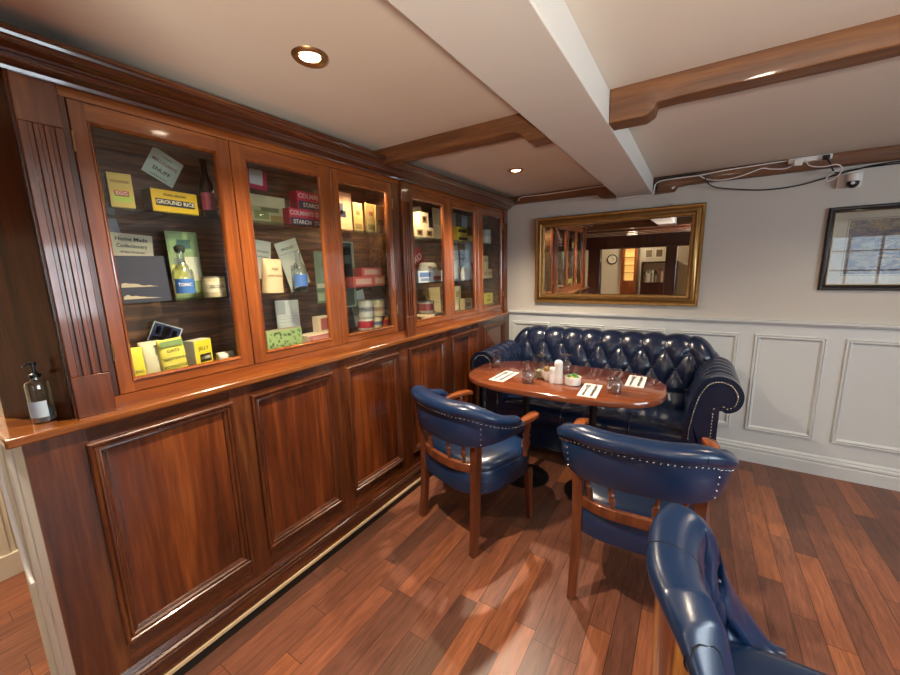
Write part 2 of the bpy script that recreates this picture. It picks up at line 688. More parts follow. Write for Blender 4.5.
timber('ceiling_beam', seq(-0.4, 0.80, 9, 1.60, 1.70, 2.018) + [(0.835, 1.60, 1.70, 2.0), (0.865, 1.60, 1.715, 1.972), (0.943, 1.60, 1.72, 1.972)], M_beam,
       'brown timber ceiling beam above the glazed cabinet, left of the white boxed beam')
timber('ceiling_beam', [(1.181, 1.60, 1.72, 1.972), (1.30, 1.60, 1.715, 1.970), (1.328, 1.60, 1.71, 1.985), (1.335, 1.60, 1.70, 2.01)] + seq(1.4, 4.79, 22, 1.60, 1.70, 2.012),
       M_beam, 'long brown timber beam crossing the ceiling right of the white boxed beam')
timber('ceiling_beam', seq(-0.40, 0.78, 8, 3.315, 3.385, 2.022) + [(0.80, 3.315, 3.385, 1.995), (0.84, 3.315, 3.385, 1.985), (0.943, 3.315, 3.385, 1.985)], M_beam,
       'thin timber beam along the top of the mirror wall, between cabinet and white beam', 0.002)
timber('ceiling_beam', [(1.181, 3.30, 3.385, 1.972), (1.32, 3.30, 3.385, 1.975), (1.34, 3.30, 3.385, 2.005)] + seq(1.4, 4.79, 22, 3.30, 3.385, 2.012),
       M_beam, 'timber beam with cables along the top of the wall above the framed picture', 0.002)

# wainscot on the mirror wall
mb = MB()
mb.box(0.0, 4.8, WALL_Y - 0.012, WALL_Y, 0, 1.03)
wp = struct('wall_wainscot', mb, M_panel)
yq = WALL_Y - 0.012
panels = [(x, x + 0.374) for x in [0.037 + 0.461 * i for i in range(10)]]
mb = MB()
for a0, a1 in panels:
    mb.frame(a0, a1, 0.244, 0.955, [(0, 0), (0.002, 0.010), (0.008, 0.012), (0.013, 0.006), (0.020, 0.013), (0.026, 0.010), (0.034, 0.0)],
             lambda a, b, h: (a, yq - h, b))
obj('panel_moulding', mb, M_panel, wp, smooth=30)
struct('trim_2', MB().extrude_x([(WALL_Y, 1.022), (yq - 0.004, 1.022), (yq - 0.014, 1.030), (yq - 0.016, 1.036), (yq - 0.026, 1.040), (yq - 0.026, 1.052), (WALL_Y, 1.056)], 0.0, 4.8), M_panel)
struct('baseboard_back', MB().extrude_x([(WALL_Y, 0), (yq - 0.020, 0), (yq - 0.020, 0.082), (yq - 0.016, 0.092), (yq - 0.022, 0.10), (yq - 0.020, 0.112), (yq - 0.010, 0.118), (yq - 0.012, 0.126), (yq - 0.004, 0.138), (WALL_Y, 0.14)], 0.0, 4.8), M_panel)

# white boarded wall end left of the cabinet, and the doorway side
mb = MB().box(-0.349, -0.180, 0.168, 0.198, 0, 1.012)
struct('wall_end_left', mb, M_panel, bevel=0.002)
struct('trim_20', MB().box(-0.19, -0.16, 0.199, 0.1995, 0, 1.01), M_gap)  # black strip behind the board gap, painted in as its shade
struct('trim_3', MB().box(-0.168, -0.013, 0.170, 0.198, 0, 1.012), M_panel, bevel=0.002)
struct('trim_4', MB().box(-0.362, -0.350, 0.152, 0.199, 0, 1.012), M_cream, bevel=0.004)
struct('trim_5', MB().box(-1.299, -1.255, -0.3, 0.30, 0, 0.12).box(-1.299, -1.27, 0.05, 0.22, 0, CEIL).box(-1.299, -1.262, 0.09, 0.12, 0, CEIL).box(-1.299, -1.262, 0.17, 0.20, 0, CEIL), M_cream, bevel=0.003)

# timber frame and far room, seen in the mirror
struct('trim_6', MB().box(-0.16, 0.05, -0.62, -0.46, 0, 1.70), M_post, bevel=0.01)
struct('trim_7', MB().box(1.06, 1.22, -0.62, -0.46, 0, 1.70), M_post, bevel=0.01)
struct('trim_8', MB().box(-1.3, 1.9, -0.64, -0.45, 1.64, 1.86), M_post, bevel=0.01)
struct('trim_9', MB().box(-1.3, 4.79, -0.64, -0.50, 1.97, CEIL), M_beam, bevel=0.01)
for i in range(6):
    struct('trim_%d' % (10 + i), MB().box(-1.3, 1.6, -1.25 - 0.6 * i, -1.13 - 0.6 * i, 1.95, CEIL), M_post, bevel=0.01)

# ------------------------------------------------------------------ panelled base cabinet
base = thing('panelled_base_cabinet', 'long mahogany panelled base cabinet under the glazed display cabinets', 'cabinet', (-0.2, 1.8, 0))
obj('carcass', MB().box(-0.40, -0.012, 0.20, WALL_Y - 0.013, 0.0, 1.012), M_cab_v, base)
LP = [(0.294, 0.718), (0.797, 1.210), (1.302, 1.717), (1.825, 2.235), (2.330, 2.745), (2.840, 3.257)]
def pieces(name, boxes, mat, parent, **k):
    return [obj(name, MB().box(*b_), mat, parent, **k) for b_ in boxes]


pieces('stile', [(-0.012, 0, 0.170, LP[0][0] + 0.004, 0.16, 1.012)] + [(-0.012, 0, b - 0.004, c + 0.004, 0.16, 1.012) for (a, b), (c, d) in zip(LP[:-1], LP[1:])]
       + [(-0.012, 0, LP[-1][1] - 0.004, WALL_Y - 0.013, 0.16, 1.012)], M_cab_v, base)
obj('corner_post', MB().box(-0.0125, -0.0005, 0.1705, 0.20, 0, 0.16), M_cab_v, base)
for z0_, z1_ in ((0.16, 0.262), (0.958, 1.012)):
    pieces('rail', [(-0.012, -0.0005, a + 0.004, b - 0.004, z0_, z1_) for a, b in LP], M_cab_y, base)
PROF = [(-0.003, 0), (-0.002, 0.010), (0.002, 0.013), (0.008, 0.012), (0.012, 0.006), (0.015, 0.009), (0.021, 0.009), (0.025, 0.001), (0.028, 0.002), (0.034, -0.002), (0.036, -0.009)]
for a, b in LP:
    p = obj('panel', MB().box(-0.0119, -0.008, a, b, 0.258, 0.962), M_cab_p, base)
    obj('panel_moulding', MB().frame(a, b, 0.258, 0.962, PROF, lambda u, v, h: (h, u, v)), M_cab_v, p, smooth=35)
obj('skirting', MB().extrude_y([(-0.012, 0.058), (0.012, 0.058), (0.012, 0.115), (0.017, 0.120), (0.020, 0.128), (0.018, 0.136), (0.010, 0.140), (0.012, 0.148), (0.006, 0.158), (0.001, 0.166), (-0.012, 0.166)], 0.185, WALL_Y - 0.03), M_cab_y, base, smooth=35,
    label='moulded mahogany skirting')
obj('trim_strip', MB().box(-0.012, 0.019, 0.185, WALL_Y - 0.03, 0.044, 0.057), flat('cream_strip', '#cdb690', 0.5), base, label='thin cream trim strip')
obj('plinth', MB().box(-0.012, 0.012, 0.19, WALL_Y - 0.03, 0.0, 0.044), flat('plinth_black', '#1a1712', 0.5), base, label='black recessed plinth')

mb = MB().prism([(0.02, 0.14), (0.02, WALL_Y - 0.03), (-0.40, WALL_Y - 0.03), (-0.40, 0.14)], 1.0145, 1.04)
tag(obj('counter_shelf', mb, M_shelf, bevel=0.006), 'long narrow orange-brown mahogany ledge running between base cabinet and glazed cabinets', 'shelf')

# ------------------------------------------------------------------ glazed display cabinets
XF = -0.035
ZB, ZT = 1.08, 1.955
GZ0, GZ1 = 1.117, 1.906
SH1, SH2, BOT = 1.367, 1.677, 1.10
XB = -0.345


def flutes(cy, wdt, parent, x=-0.02):
    mb = MB()
    y0, y1 = cy - wdt / 2, cy + wdt / 2
    mb.box(XF - 0.03, x - 0.006, y0, y1, 1.04, 1.985)
    mb.box(x - 0.006, x, y0, y1, 1.04, 1.165).box(x - 0.006, x, y0, y1, 1.865, 1.985)
    gw = 0.0085
    pitch = wdt * 0.235
    edges = [y0]
    for k in (-1, 0, 1):
        edges += [cy + k * pitch - gw / 2, cy + k * pitch + gw / 2]
    edges.append(y1)
    for i in range(0, len(edges), 2):
        mb.box(x - 0.006, x, edges[i], edges[i + 1], 1.165, 1.865)
    obj('pilaster', mb, M_pil, parent, bevel=0.0022, label='fluted upright pilaster')


def make_door(y0, y1, g0, g1, parent, hinge=None):
    pl = lambda u, v, h: (XF + h, u, v)
    d = obj('door', MB().frame(y0 + 0.0015, y1 - 0.0015, ZB, ZT, [(0, -0.024), (0, -0.002), (0.002, 0), (0.004, 0)], pl), M_door, parent)
    pieces('door_stile', [(XF - 0.024, XF, y0 + 0.0055, g0, ZB + 0.004, ZT - 0.004), (XF - 0.024, XF, g1, y1 - 0.0055, ZB + 0.004, ZT - 0.004)], M_door, d)
    pieces('door_rail', [(XF - 0.024, XF - 0.0003, g0, g1, ZB + 0.004, GZ0), (XF - 0.024, XF - 0.0003, g0, g1, GZ1, ZT - 0.004)], M_door_y, d)
    obj('glazing_bead', MB().frame(g0 - 0.001, g1 + 0.001, GZ0 - 0.001, GZ1 + 0.001, [(0, 0.0), (0.001, 0.003), (0.004, 0.004), (0.007, 0.001), (0.010, -0.004), (0.011, -0.012)], lambda u, v, h: (XF + h, u, v)), M_door, d, smooth=35)
    obj('glass_pane', MB().box(XF - 0.014, XF - 0.011, g0 - 0.004, g1 + 0.004, GZ0 - 0.004, GZ1 + 0.004), M_pane, d, label='clear glass pane')
    if hinge is not None:
        for z in (1.22, 1.84):
            obj('hinge', MB().lathe([(0.0035, -0.028), (0.0035, 0.028)], (XF + 0.002, hinge, z), 8), M_brass, d, smooth=40, label='small brass hinge')
    return d


def cabinet(name, label, f0, f1, y0, y1, doors, pil, group=None):
    c = thing(name, label, 'cabinet', (-0.2, (y0 + y1) / 2, 1.0405))
    back = MB().box(XB - 0.02, XB, y0, y1, 1.0405, 1.985)
    obj('back_panel', back, M_in, c)
    pieces('side_panel', [(XB, -0.067, y0, y0 + 0.012, 1.0405, 1.985), (XB, -0.067, y1 - 0.012, y1, 1.0405, 1.985)], M_in, c)
    obj('floor_board', MB().box(XB, -0.067, y0 + 0.012, y1 - 0.012, 1.0405, BOT), M_in, c)
    obj('top_board', MB().box(XB, -0.067, y0 + 0.012, y1 - 0.012, 1.955, 1.985), M_in, c)
    pieces('face_rail', [(-0.062, XF - 0.001, f0, f1, 1.0405, ZB - 0.0015), (-0.062, XF - 0.001, f0, f1, ZT + 0.0015, 1.985)], M_door_y, c)
    lo, hi = doors[0][0], doors[-1][1]
    pieces('face_stile', [b_ for b_ in ((-0.062, XF - 0.001, f0, lo - 0.001, ZB, ZT), (-0.062, XF - 0.001, hi + 0.001, f1, ZB, ZT)) if b_[3] - b_[2] > 0.005], M_cab_v, c)
    for cy, wd in pil:
        flutes(cy, wd, c)
    for d in doors:
        make_door(*d[:4], c, d[4] if len(d) > 4 else None)
    for z in (SH1, SH2):
        obj('glass_shelf', MB().box(XB, -0.085, y0 + 0.0125, y1 - 0.0125, z - 0.007, z), M_shelfglass, c, label='pale green glass shelf')
    return c


cabA = cabinet('display_cabinet', 'three-door glazed mahogany display cabinet nearest the doorway, with brass hinges', 0.290, 1.838, 0.345, 1.885,
               [(0.400, 0.850, 0.440, 0.800, 0.402), (0.850, 1.327, 0.905, 1.262), (1.327, 1.772, 1.367, 1.737, 1.773)], [(0.338, 0.090)])
cabB = cabinet('display_cabinet', 'three-door glazed mahogany display cabinet in the corner by the mirror wall', 1.840, WALL_Y - 0.003, 1.887, WALL_Y - 0.003,
               [(1.937, 2.388, 1.960, 2.318, 1.939), (2.388, 2.832, 2.432, 2.772), (2.832, 3.308, 2.900, 3.272, 3.306)], [(1.888, 0.088), (3.345, 0.070)])
mb = MB().prism([(-0.058, 0.289), (-0.24, 0.178), (-0.62, 0.150), (-0.62, 0.170), (-0.25, 0.198), (-0.066, 0.305)], 1.0405, 1.985)
obj('end_panel', mb, M_cab_v, cabA, label='plain angled end panel')
for c_, ya in ((cabA, 1.66), (cabB, 2.14)):
    l_ = obj('puck_light', MB().lathe([(0.022, 0), (0.022, 0.010)], (-0.16, ya, 1.9445), 16), flat('puck_glow', '#ffe2b0', 0.5, emit='#ffd79a', estr=9), c_, smooth=40)
    light('cabinet_lamp', 'SPOT', (-0.14, ya, 1.935), 16.0, (1.0, 0.72, 0.42), (0, 0, 0), 0.02, spot=math.radians(165), blend=0.6)

CP = [(-0.40, 1.986), (-0.018, 1.986), (-0.018, 1.979), (-0.006, 1.978), (-0.004, 1.986), (0.010, 1.990), (0.022, 1.998), (0.026, 2.006), (0.036, 2.006), (0.038, 2.011), (0.052, 2.014), (0.066, 2.020),
      (0.074, 2.027), (0.082, 2.027), (0.084, 2.034), (0.090, 2.037), (0.090, 2.046), (-0.40, 2.046)]
tag(obj('cornice_moulding', MB().extrude_y(CP, 0.20, WALL_Y - 0.02), M_cab_y, smooth=28), 'stepped dark mahogany cornice moulding along the top of the glazed cabinets', 'cornice')

# ------------------------------------------------------------------ contents of the display cabinets
X4 = FACE_X.to_4x4()


def paper_mat(col):
    return flat('paper_' + col, col, 0.6, var=0.05, scale=40)


def place(x, y, z, tilt=0.0, lean=0.0, turn=0.0):
    """bottom centre of the front face; tilt turns it in its own plane, lean tips it back, turn about the upright"""
    return Matrix.Translation((x, y, z)) @ Matrix.Rotation(turn, 4, 'Z') @ Matrix.Rotation(-lean, 4, 'Y') @ Matrix.Rotation(tilt, 4, 'X')


def add_text(o, M4, w, h, lines):
    for t, fy, fs, col in lines:
        sz = h * fs
        est = 0.58 * len(t) * sz
        sq = min(1.0, w * 0.92 / max(est, 1e-6))
        letters(t, sz, flat('ink_' + col, col, 0.6), M4 @ Matrix.Translation((0.0004, 0, h * fy)) @ X4, o, 0.0003, 0.012, squeeze=sq)


def bands(o, M4, w, h, lst):
    """coloured printed bands on the front: (y0,y1,z0,z1 in fractions, colour)"""
    for a, b, c, d, col in lst:
        mb = MB().box(0, 0.0005, (a - 0.5) * w, (b - 0.5) * w, c * h, d * h, M4)
        obj('printed_band', mb, flat('print_' + col, col, 0.5), o)


def carton(name, label, cat, y0, y1, z0, z1, x, col, depth=0.05, side=None, lines=(), bnd=(), tilt=0, lean=0, turn=0, group=None):
    wd, h = y1 - y0, z1 - z0
    M4 = place(x, (y0 + y1) / 2, z0, tilt, lean, turn)
    mb = MB().box(-depth, 0, -wd / 2, wd / 2, 0, h, M4)
    o = obj(name, mb, paper_mat(side or col), label=label, cat=cat, group=group, bevel=0.0012)
    if side:
        obj('front_label', MB().box(0, 0.0006, -wd / 2 + 0.001, wd / 2 - 0.001, 0.001, h - 0.001, M4), flat('print_' + col, col, 0.45), o)
        M4 = M4 @ Matrix.Translation((0.0006, 0, 0))
    bands(o, M4, wd, h, bnd)
    M5 = M4 @ Matrix.Translation((0.0006, 0, 0))
    add_text(o, M5, wd, h, lines)
    return o


def card(name, label, cat, yc, z0, wd, h, x, col, tilt=0, lean=0.0, lines=(), bnd=(), turn=0):
    M4 = place(x, yc, z0, tilt, lean, turn)
    o = obj(name, MB().box(-0.0018, 0, -wd / 2, wd / 2, 0, h, M4), paper_mat(col), label=label, cat=cat)
    bands(o, M4, wd, h, bnd)
    add_text(o, M4 @ Matrix.Translation((0.0005, 0, 0)), wd, h, lines)
    return o


def packet(name, label, cat, y0, y1, z0, z1, x, col, depth=0.04, lines=(), bnd=(), tilt=0, lean=0, seed=1, group=None):
    """soft paper packet, pinched at the top"""
    wd, h = y1 - y0, z1 - z0
    M4 = place(x, (y0 + y1) / 2, z0, tilt, lean)
    rnd = random.Random(seed)
    vs, fs = [], []
    rows, n = 9, 16
    for j in range(rows):
        t = j / (rows - 1)
        dd = depth * 0.5 * (math.sin(min(1, (1 - t) * 1.6) * PI / 2) ** 0.6) + 0.002
        ww = wd * 0.5 * (1 - 0.06 * math.sin(t * PI) * rnd.random())
        for i in range(n):
            a = 2 * PI * i / n
            ca, sa = math.cos(a), math.sin(a)
            px = math.copysign(abs(ca) ** 0.55, ca) * dd
            py = math.copysign(abs(sa) ** 0.45, sa) * ww
            vs.append(M4 @ Vector((px - depth / 2 + rnd.uniform(-1, 1) * 0.0012, py + rnd.uniform(-1, 1) * 0.001, t * h)))
    for j in range(rows - 1):
        for i in range(n):
            a, b = j * n + i, j * n + (i + 1) % n
            fs.append((a, b, b + n, a + n))
    fs.append(tuple(reversed(range(n))))
    fs.append(tuple((rows - 1) * n + i for i in range(n)))
    o = obj(name, MB().add(vs, fs), paper_mat(col), label=label, cat=cat, group=group, smooth=50)
    M5 = M4 @ Matrix.Translation((0.0012, 0, 0))
    bands(o, M5, wd, h, bnd)
    add_text(o, M5 @ Matrix.Translation((0.0006, 0, 0)), wd, h, lines)
    return o


def tin(name, label, y0, y1, z0, z1, x, col, band=None, lidcol='#b9b4a4', lines=(), group=None, cat='tin'):
    r, h = (y1 - y0) / 2, z1 - z0
    c = (x - r, (y0 + y1) / 2, z0)
    o = obj(name, MB().lathe([(r * 0.97, 0), (r, 0.003), (r, h - 0.006), (r * 0.97, h - 0.004)], c, 24), paper_mat(col), label=label, cat=cat, smooth=40, group=group)
    obj('lid', MB().lathe([(r * 1.01, h - 0.007), (r * 1.01, h - 0.001), (r * 0.93, h)], c, 24), flat('lid_' + lidcol, lidcol, 0.35, 0.5), o, smooth=40)
    if band:
        for a, b, bc in band:
            obj('printed_band', MB().lathe([(r * 1.008, h * a), (r * 1.008, h * b)], c, 24, cap=False), flat('print_' + bc, bc, 0.4), o, smooth=40)
    M4 = Matrix.Translation((x + 0.0008, c[1], z0)) @ Matrix.Rotation(-0.35, 4, 'Z')
    add_text(o, Matrix.Translation((c[0], c[1], z0)) @ Matrix.Rotation(-0.35, 4, 'Z') @ Matrix.Translation((r + 0.001, 0, 0)), r * 1.3, h, lines)
    return o


def bottle(name, label, c, r, h, mat, neck=0.35, labelcol=None, stop=None, labtext=(), cat='bottle'):
    x, y, z = c
    prof = [(r * 0.9, 0), (r, 0.004), (r, h * (0.62 - 0.1)), (r * 0.92, h * 0.60), (r * neck * 1.15, h * 0.74), (r * neck, h * 0.80), (r * neck, h * 0.95), (r * neck * 1.35, h * 0.955), (r * neck * 1.35, h * 0.99), (r * neck, h)]
    o = obj(name, MB().lathe(prof, c, 20), mat, label=label, cat=cat, smooth=50)
    if stop:
        obj('stopper', MB().lathe([(r * neck * 0.9, h * 0.96), (r * neck * 1.4, h * 1.0), (r * neck * 1.5, h * 1.08), (r * neck * 0.8, h * 1.12)], c, 12), flat('stopper_' + stop, stop, 0.4), o, smooth=50)
    if labelcol:
        vs, fs = [], []
        for zz in (0.12, 0.42):
            for k in range(9):
                a = -1.35 + 2.1 * k / 8
                vs.append((x + r * 1.01 * math.cos(a), y + r * 1.01 * math.sin(a), z + h * zz))
        for k in range(8):
            fs.append((k, k + 1, 9 + k + 1, 9 + k))
        obj('label', MB().add(vs, fs), flat('print_' + labelcol, labelcol, 0.5), o, smooth=60)
        add_text(o, Matrix.Translation((x, y, z)) @ Matrix.Rotation(-0.30, 4, 'Z') @ Matrix.Translation((r * 1.03, 0, 0)), r * 1.3, h, labtext)
    return o


# --- first door, top shelf
card('snuff_notice', 'square pale card turned on its corner, pinned above the yellow cartons', 'card', 0.716, 1.836, 0.112, 0.112, -0.342, '#cfd8c2', tilt=-0.50,
     lines=[('MILLIGAN\'S', 0.62, 0.17, '#9a4634'), ('SNUFF', 0.32, 0.2, '#3a2d22'), ('the finest', 0.84, 0.08, '#555555'), ('manufactured here', 0.1, 0.07, '#555555')])
carton('food_carton', 'small upright yellow and red carton on the top shelf behind the first door', 'box', 0.487, 0.550, 1.677, 1.788, -0.112, '#cdb345', 0.04, '#cfb98c', turn=-0.15,
       bnd=[(0.12, 0.88, 0.18, 0.42, '#b5cf4a'), (0.2, 0.8, 0.34, 0.5, '#c2452c')], lines=[('EGG', 0.42, 0.14, '#f3e7c8'), ('POWDER', 0.75, 0.1, '#8a5a20')])
carton('rice_carton', 'bright yellow carton with black band of lettering lying on the top shelf', 'box', 0.600, 0.757, 1.677, 1.757, -0.125, '#dcb91e', 0.055, '#4a4222', turn=0.12,
       bnd=[(0.08, 0.92, 0.30, 0.60, '#1d2a1c')], lines=[('GROUND RICE', 0.46, 0.24, '#f2ecd2'), ('PEARL BRAND', 0.78, 0.15, '#2a2a1a')])
bottle('dark_bottle', 'tall dark brown bottle with red label at the right of the first door', (-0.135, 0.796, 1.677), 0.026, 0.215, M_amber, 0.42, '#8b3340')
# middle shelf
card('confectionery_card', 'cream card with dark printed lines standing above the navy booklet', 'card', 0.572, 1.512, 0.130, 0.098, -0.275, '#d9cfb6', tilt=-0.06,
     lines=[('Home Made', 0.80, 0.2, '#2f2b26'), ('Confectionery', 0.55, 0.2, '#2f2b26'), ('of the Choicest', 0.33, 0.12, '#4a443c')], bnd=[(0.02, 0.98, 0.12, 0.15, '#a8563f')])
card('grey_card', 'small plain grey card behind the cream card at the left of the first door', 'card', 0.520, 1.585, 0.075, 0.075, -0.290, '#8d919a', tilt=0.15)
nv = card('navy_booklet', 'large flat navy booklet with a pale mountain scene leaning on the middle shelf', 'booklet', 0.542, 1.367, 0.140, 0.158, -0.105, '#1d2438', lean=0.10)
rr = random.Random(3)
M4 = place(-0.1045, 0.542, 1.367, 0, 0.10)
for zb, amp in ((0.052, 0.024), (0.012, 0.018)):
    pts = [(-0.068, zb)]
    for k in range(9):
        pts.append((-0.066 + 0.011 * k, zb + amp * (1 - k / 9.5) * (0.4 + 0.6 * rr.random())))
    pts.append((0.04, zb))
    mb = MB().add([M4 @ Vector((0.0006, a, b)) for a, b in pts], [tuple(range(len(pts)))])
    obj('printed_scene', mb, flat('print_stone', '#a99f84', 0.6), nv)
card('seed_leaflet', 'green and yellow illustrated leaflet standing behind the clear bottle', 'leaflet', 0.737, 1.367, 0.112, 0.262, -0.250, '#98b27c', lean=0.04,
     bnd=[(0.08, 0.9, 0.70, 0.96, '#a9c98c'), (0.3, 0.75, 0.74, 0.88, '#5d9ec4'), (0.05, 0.5, 0.05, 0.5, '#d6d46a'), (0.5, 0.95, 0.25, 0.62, '#d8dcc0'), (0.15, 0.45, 0.42, 0.60, '#7d8b80')])
bottle('clear_bottle', 'clear stoppered bottle with blue and orange label in front of the green leaflet', (-0.135, 0.672, 1.367), 0.034, 0.178, M_bottle, 0.36, '#3d6fb0', '#3c4238', [('TONIC', 0.30, 0.1, '#f0f0ea')])
tin('round_tin', 'cream round tin at the right of the middle shelf behind the first door', 0.742, 0.822, 1.367, 1.448, -0.105, '#b8ac86', [(0.25, 0.75, '#d2c9a8')], '#8c826c', [('COCOA', 0.5, 0.22, '#3a3327')])
# bottom
card('emblem_card', 'navy and white crest card tilted behind the yellow striped packet', 'card', 0.628, 1.185, 0.105, 0.080, -0.300, '#e2e4e6', tilt=-0.45,
     bnd=[(0.04, 0.96, 0.05, 0.95, '#26365e'), (0.12, 0.88, 0.12, 0.30, '#dfe2e8'), (0.36, 0.64, 0.36, 0.88, '#d6d9e2'), (0.14, 0.30, 0.42, 0.80, '#aeb6cc'), (0.70, 0.86, 0.42, 0.80, '#aeb6cc'), (0.43, 0.57, 0.45, 0.75, '#26365e')])
packet('paper_packet', 'plump cream paper packet tied with string at the lower left of the first door', 'packet', 0.505, 0.572, 1.100, 1.222, -0.130, '#c9c3a0', 0.06, seed=2)
packet('tea_packet', 'yellow packet with printed green lines leaning on the cream packet', 'packet', 0.556, 0.640, 1.100, 1.225, -0.112, '#d8cb52', 0.035, tilt=0.06, seed=4,
       bnd=[(0.06, 0.94, 0.80, 0.96, '#7f9d5c')], lines=[('OATS', 0.66, 0.13, '#4d5a20'), ('TRADITIONAL', 0.42, 0.11, '#4d5a20'), ('PORRIDGE', 0.18, 0.13, '#4d5a20')])
packet('yellow_packet', 'narrow bright yellow packet at the far lower left corner of the first door', 'packet', 0.452, 0.505, 1.100, 1.212, -0.110, '#d9cf3a', 0.03, seed=5, lines=[('ICING', 0.25, 0.12, '#4a4420')])
carton('starch_carton', 'grey and yellow upright carton at the lower right of the first door', 'box', 0.672, 0.752, 1.100, 1.200, -0.150, '#e2cd34', 0.05, '#c4c2a8', turn=0.35, bnd=[(0.25, 0.9, 0.1, 0.42, '#26241c'), (0.3, 0.85, 0.2, 0.32, '#e9e3c4')], lines=[('JELLY', 0.65, 0.2, '#3c4a24')])
packet('folded_paper', 'low folded white paper bag in the lower right corner of the first door', 'packet', 0.752, 0.818, 1.100, 1.138, -0.110, '#cfc8b4', 0.05, seed=9)

# --- second door
card('red_border_card', 'white card with a wide red border hanging at the upper left of the second door', 'card', 1.130, 1.862, 0.108, 0.132, -0.338, '#c9384f', tilt=-0.05, bnd=[(0.18, 0.80, 0.16, 0.99, '#dcdcd4'), (0.3, 0.7, 0.5, 0.52, '#999999')])
carton('picture_tin', 'flat cream tin with a faded landscape picture on the top shelf behind the second door', 'tin', 1.000, 1.178, 1.677, 1.808, -0.200, '#a9a678', 0.03, '#8a8468',
       bnd=[(0.0, 1.0, 0.62, 1.0, '#c2bd92'), (0.55, 0.95, 0.1, 0.35, '#8f7a3f'), (0.1, 0.5, 0.2, 0.48, '#7f8a52'), (0.3, 0.8, 0.45, 0.60, '#6d7048')])


def red_box(label, y0, y1, z0, z1, x):
    return carton('starch_box', label, 'box', y0, y1, z0, z1, x, '#c8324a', 0.06, '#b32c40', bnd=[(0.03, 0.97, 0.04, 0.48, '#2d3146')],
                  lines=[('COLMAN\'S', 0.74, 0.36, '#f0d8d4'), ('STARCH', 0.26, 0.32, '#f2e6e0')], group='red starch boxes')


red_box('red and navy starch box, lower left of the stacked pair behind the second door', 1.163, 1.303, 1.677, 1.762, -0.150)
red_box('red and navy starch box resting on top of the two lower ones', 1.225, 1.392, 1.762, 1.850, -0.165)
red_box('red and navy starch box, lower right one, partly behind the door stile', 1.306, 1.392, 1.677, 1.762, -0.150)
card('white_leaflet', 'narrow white leaflet behind the cream packets at the left of the second door', 'leaflet', 1.085, 1.430, 0.085, 0.185, -0.300, '#dedccf', tilt=-0.12, lines=[('Groceries', 0.72, 0.09, '#4f8068'), ('and Provisions', 0.58, 0.06, '#4f8068')])
packet('sugar_packet', 'cream paper packet at the left edge of the second door', 'packet', 0.925, 0.992, 1.367, 1.500, -0.165, '#cbb48c', 0.035, tilt=-0.06, seed=11, lines=[('SUGAR', 0.6, 0.12, '#6a5432')])
packet('sugar_packet', 'open-topped tan paper packet standing in front of the cream one', 'packet', 0.988, 1.078, 1.367, 1.520, -0.115, '#d2b98e', 0.05, tilt=-0.05, seed=12, lines=[('PURE', 0.7, 0.09, '#6a5432'), ('CANE SUGAR', 0.5, 0.09, '#6a5432')])
card('price_leaflet', 'long white price leaflet leaning diagonally behind the green-glass bottle', 'leaflet', 1.300, 1.385, 0.130, 0.245, -0.300, '#d7dccf', tilt=0.30, lines=[('PRICE LIST', 0.84, 0.07, '#6d756c'), ('1/6', 0.42, 0.16, '#59635a')], bnd=[(0.05, 0.95, 0.74, 0.75, '#9aa39a')])
bottle('glass_bottle', 'clear glass bottle with small blue label in the middle of the second door', (-0.14, 1.180, 1.367), 0.036, 0.190, M_bottle, 0.34, '#4c74b4', None)
card('green_showcard', 'tall dark green showcard half hidden by the stile of the second door', 'card', 1.352, 1.290, 0.062, 0.275, -0.200, '#78927c', bnd=[(0.1, 0.9, 0.30, 0.38, '#c3c8b4'), (0.1, 0.9, 0.05, 0.2, '#b8c4a8')])
card('handwritten_note', 'white handwritten note standing on the lowest level behind the second door', 'note', 1.205, 1.150, 0.135, 0.165, -0.300, '#dcdcd8', tilt=-0.03, lean=0.05, bnd=[(0.05, 0.4, 0.55, 0.98, '#b4b4b6'), (0.1, 0.9, 0.48, 0.49, '#a8a8a8'), (0.1, 0.8, 0.40, 0.41, '#a8a8a8'), (0.1, 0.85, 0.30, 0.31, '#a8a8a8')])
gb = carton('pea_tin', 'oblong tin covered in pale green leaves lying in front of the handwritten note', 'tin', 0.960, 1.143, 1.100, 1.195, -0.110, '#93ab6c', 0.05, '#8a7f66')
rr = random.Random(5)
mbg = MB()
for k in range(60):
    yy, zz = rr.uniform(0.972, 1.131), rr.uniform(1.110, 1.186)
    a = rr.uniform(0, PI)
    s_ = rr.uniform(0.004, 0.008)
    pts = [(-0.1088, yy + s_ * math.cos(a + q) * (1 if i % 2 else 0.6), zz + s_ * math.sin(a + q) * (1 if i % 2 else 0.6)) for i, q in enumerate((0, PI / 3, 2 * PI / 3, PI, 4 * PI / 3, 5 * PI / 3))]
    mbg.add(pts, [tuple(range(6))])
obj('printed_leaves', mbg, flat('print_leafdark', '#4f7040', 0.6), gb)
carton('matchbox_carton', 'upright cream box with dark pink panel at the lower right of the second door', 'box', 1.290, 1.372, 1.140, 1.222, -0.170, '#c8b79c', 0.05, '#cfc0a4', bnd=[(0.2, 0.98, 0.12, 0.88, '#97504e')])
carton('pink_box', 'flat pink box lying under the upright cream box', 'box', 1.185, 1.385, 1.100, 1.139, -0.115, '#b06a66', 0.11, '#cdbb9c', bnd=[(0.1, 0.9, 0.25, 0.75, '#c98d86')])

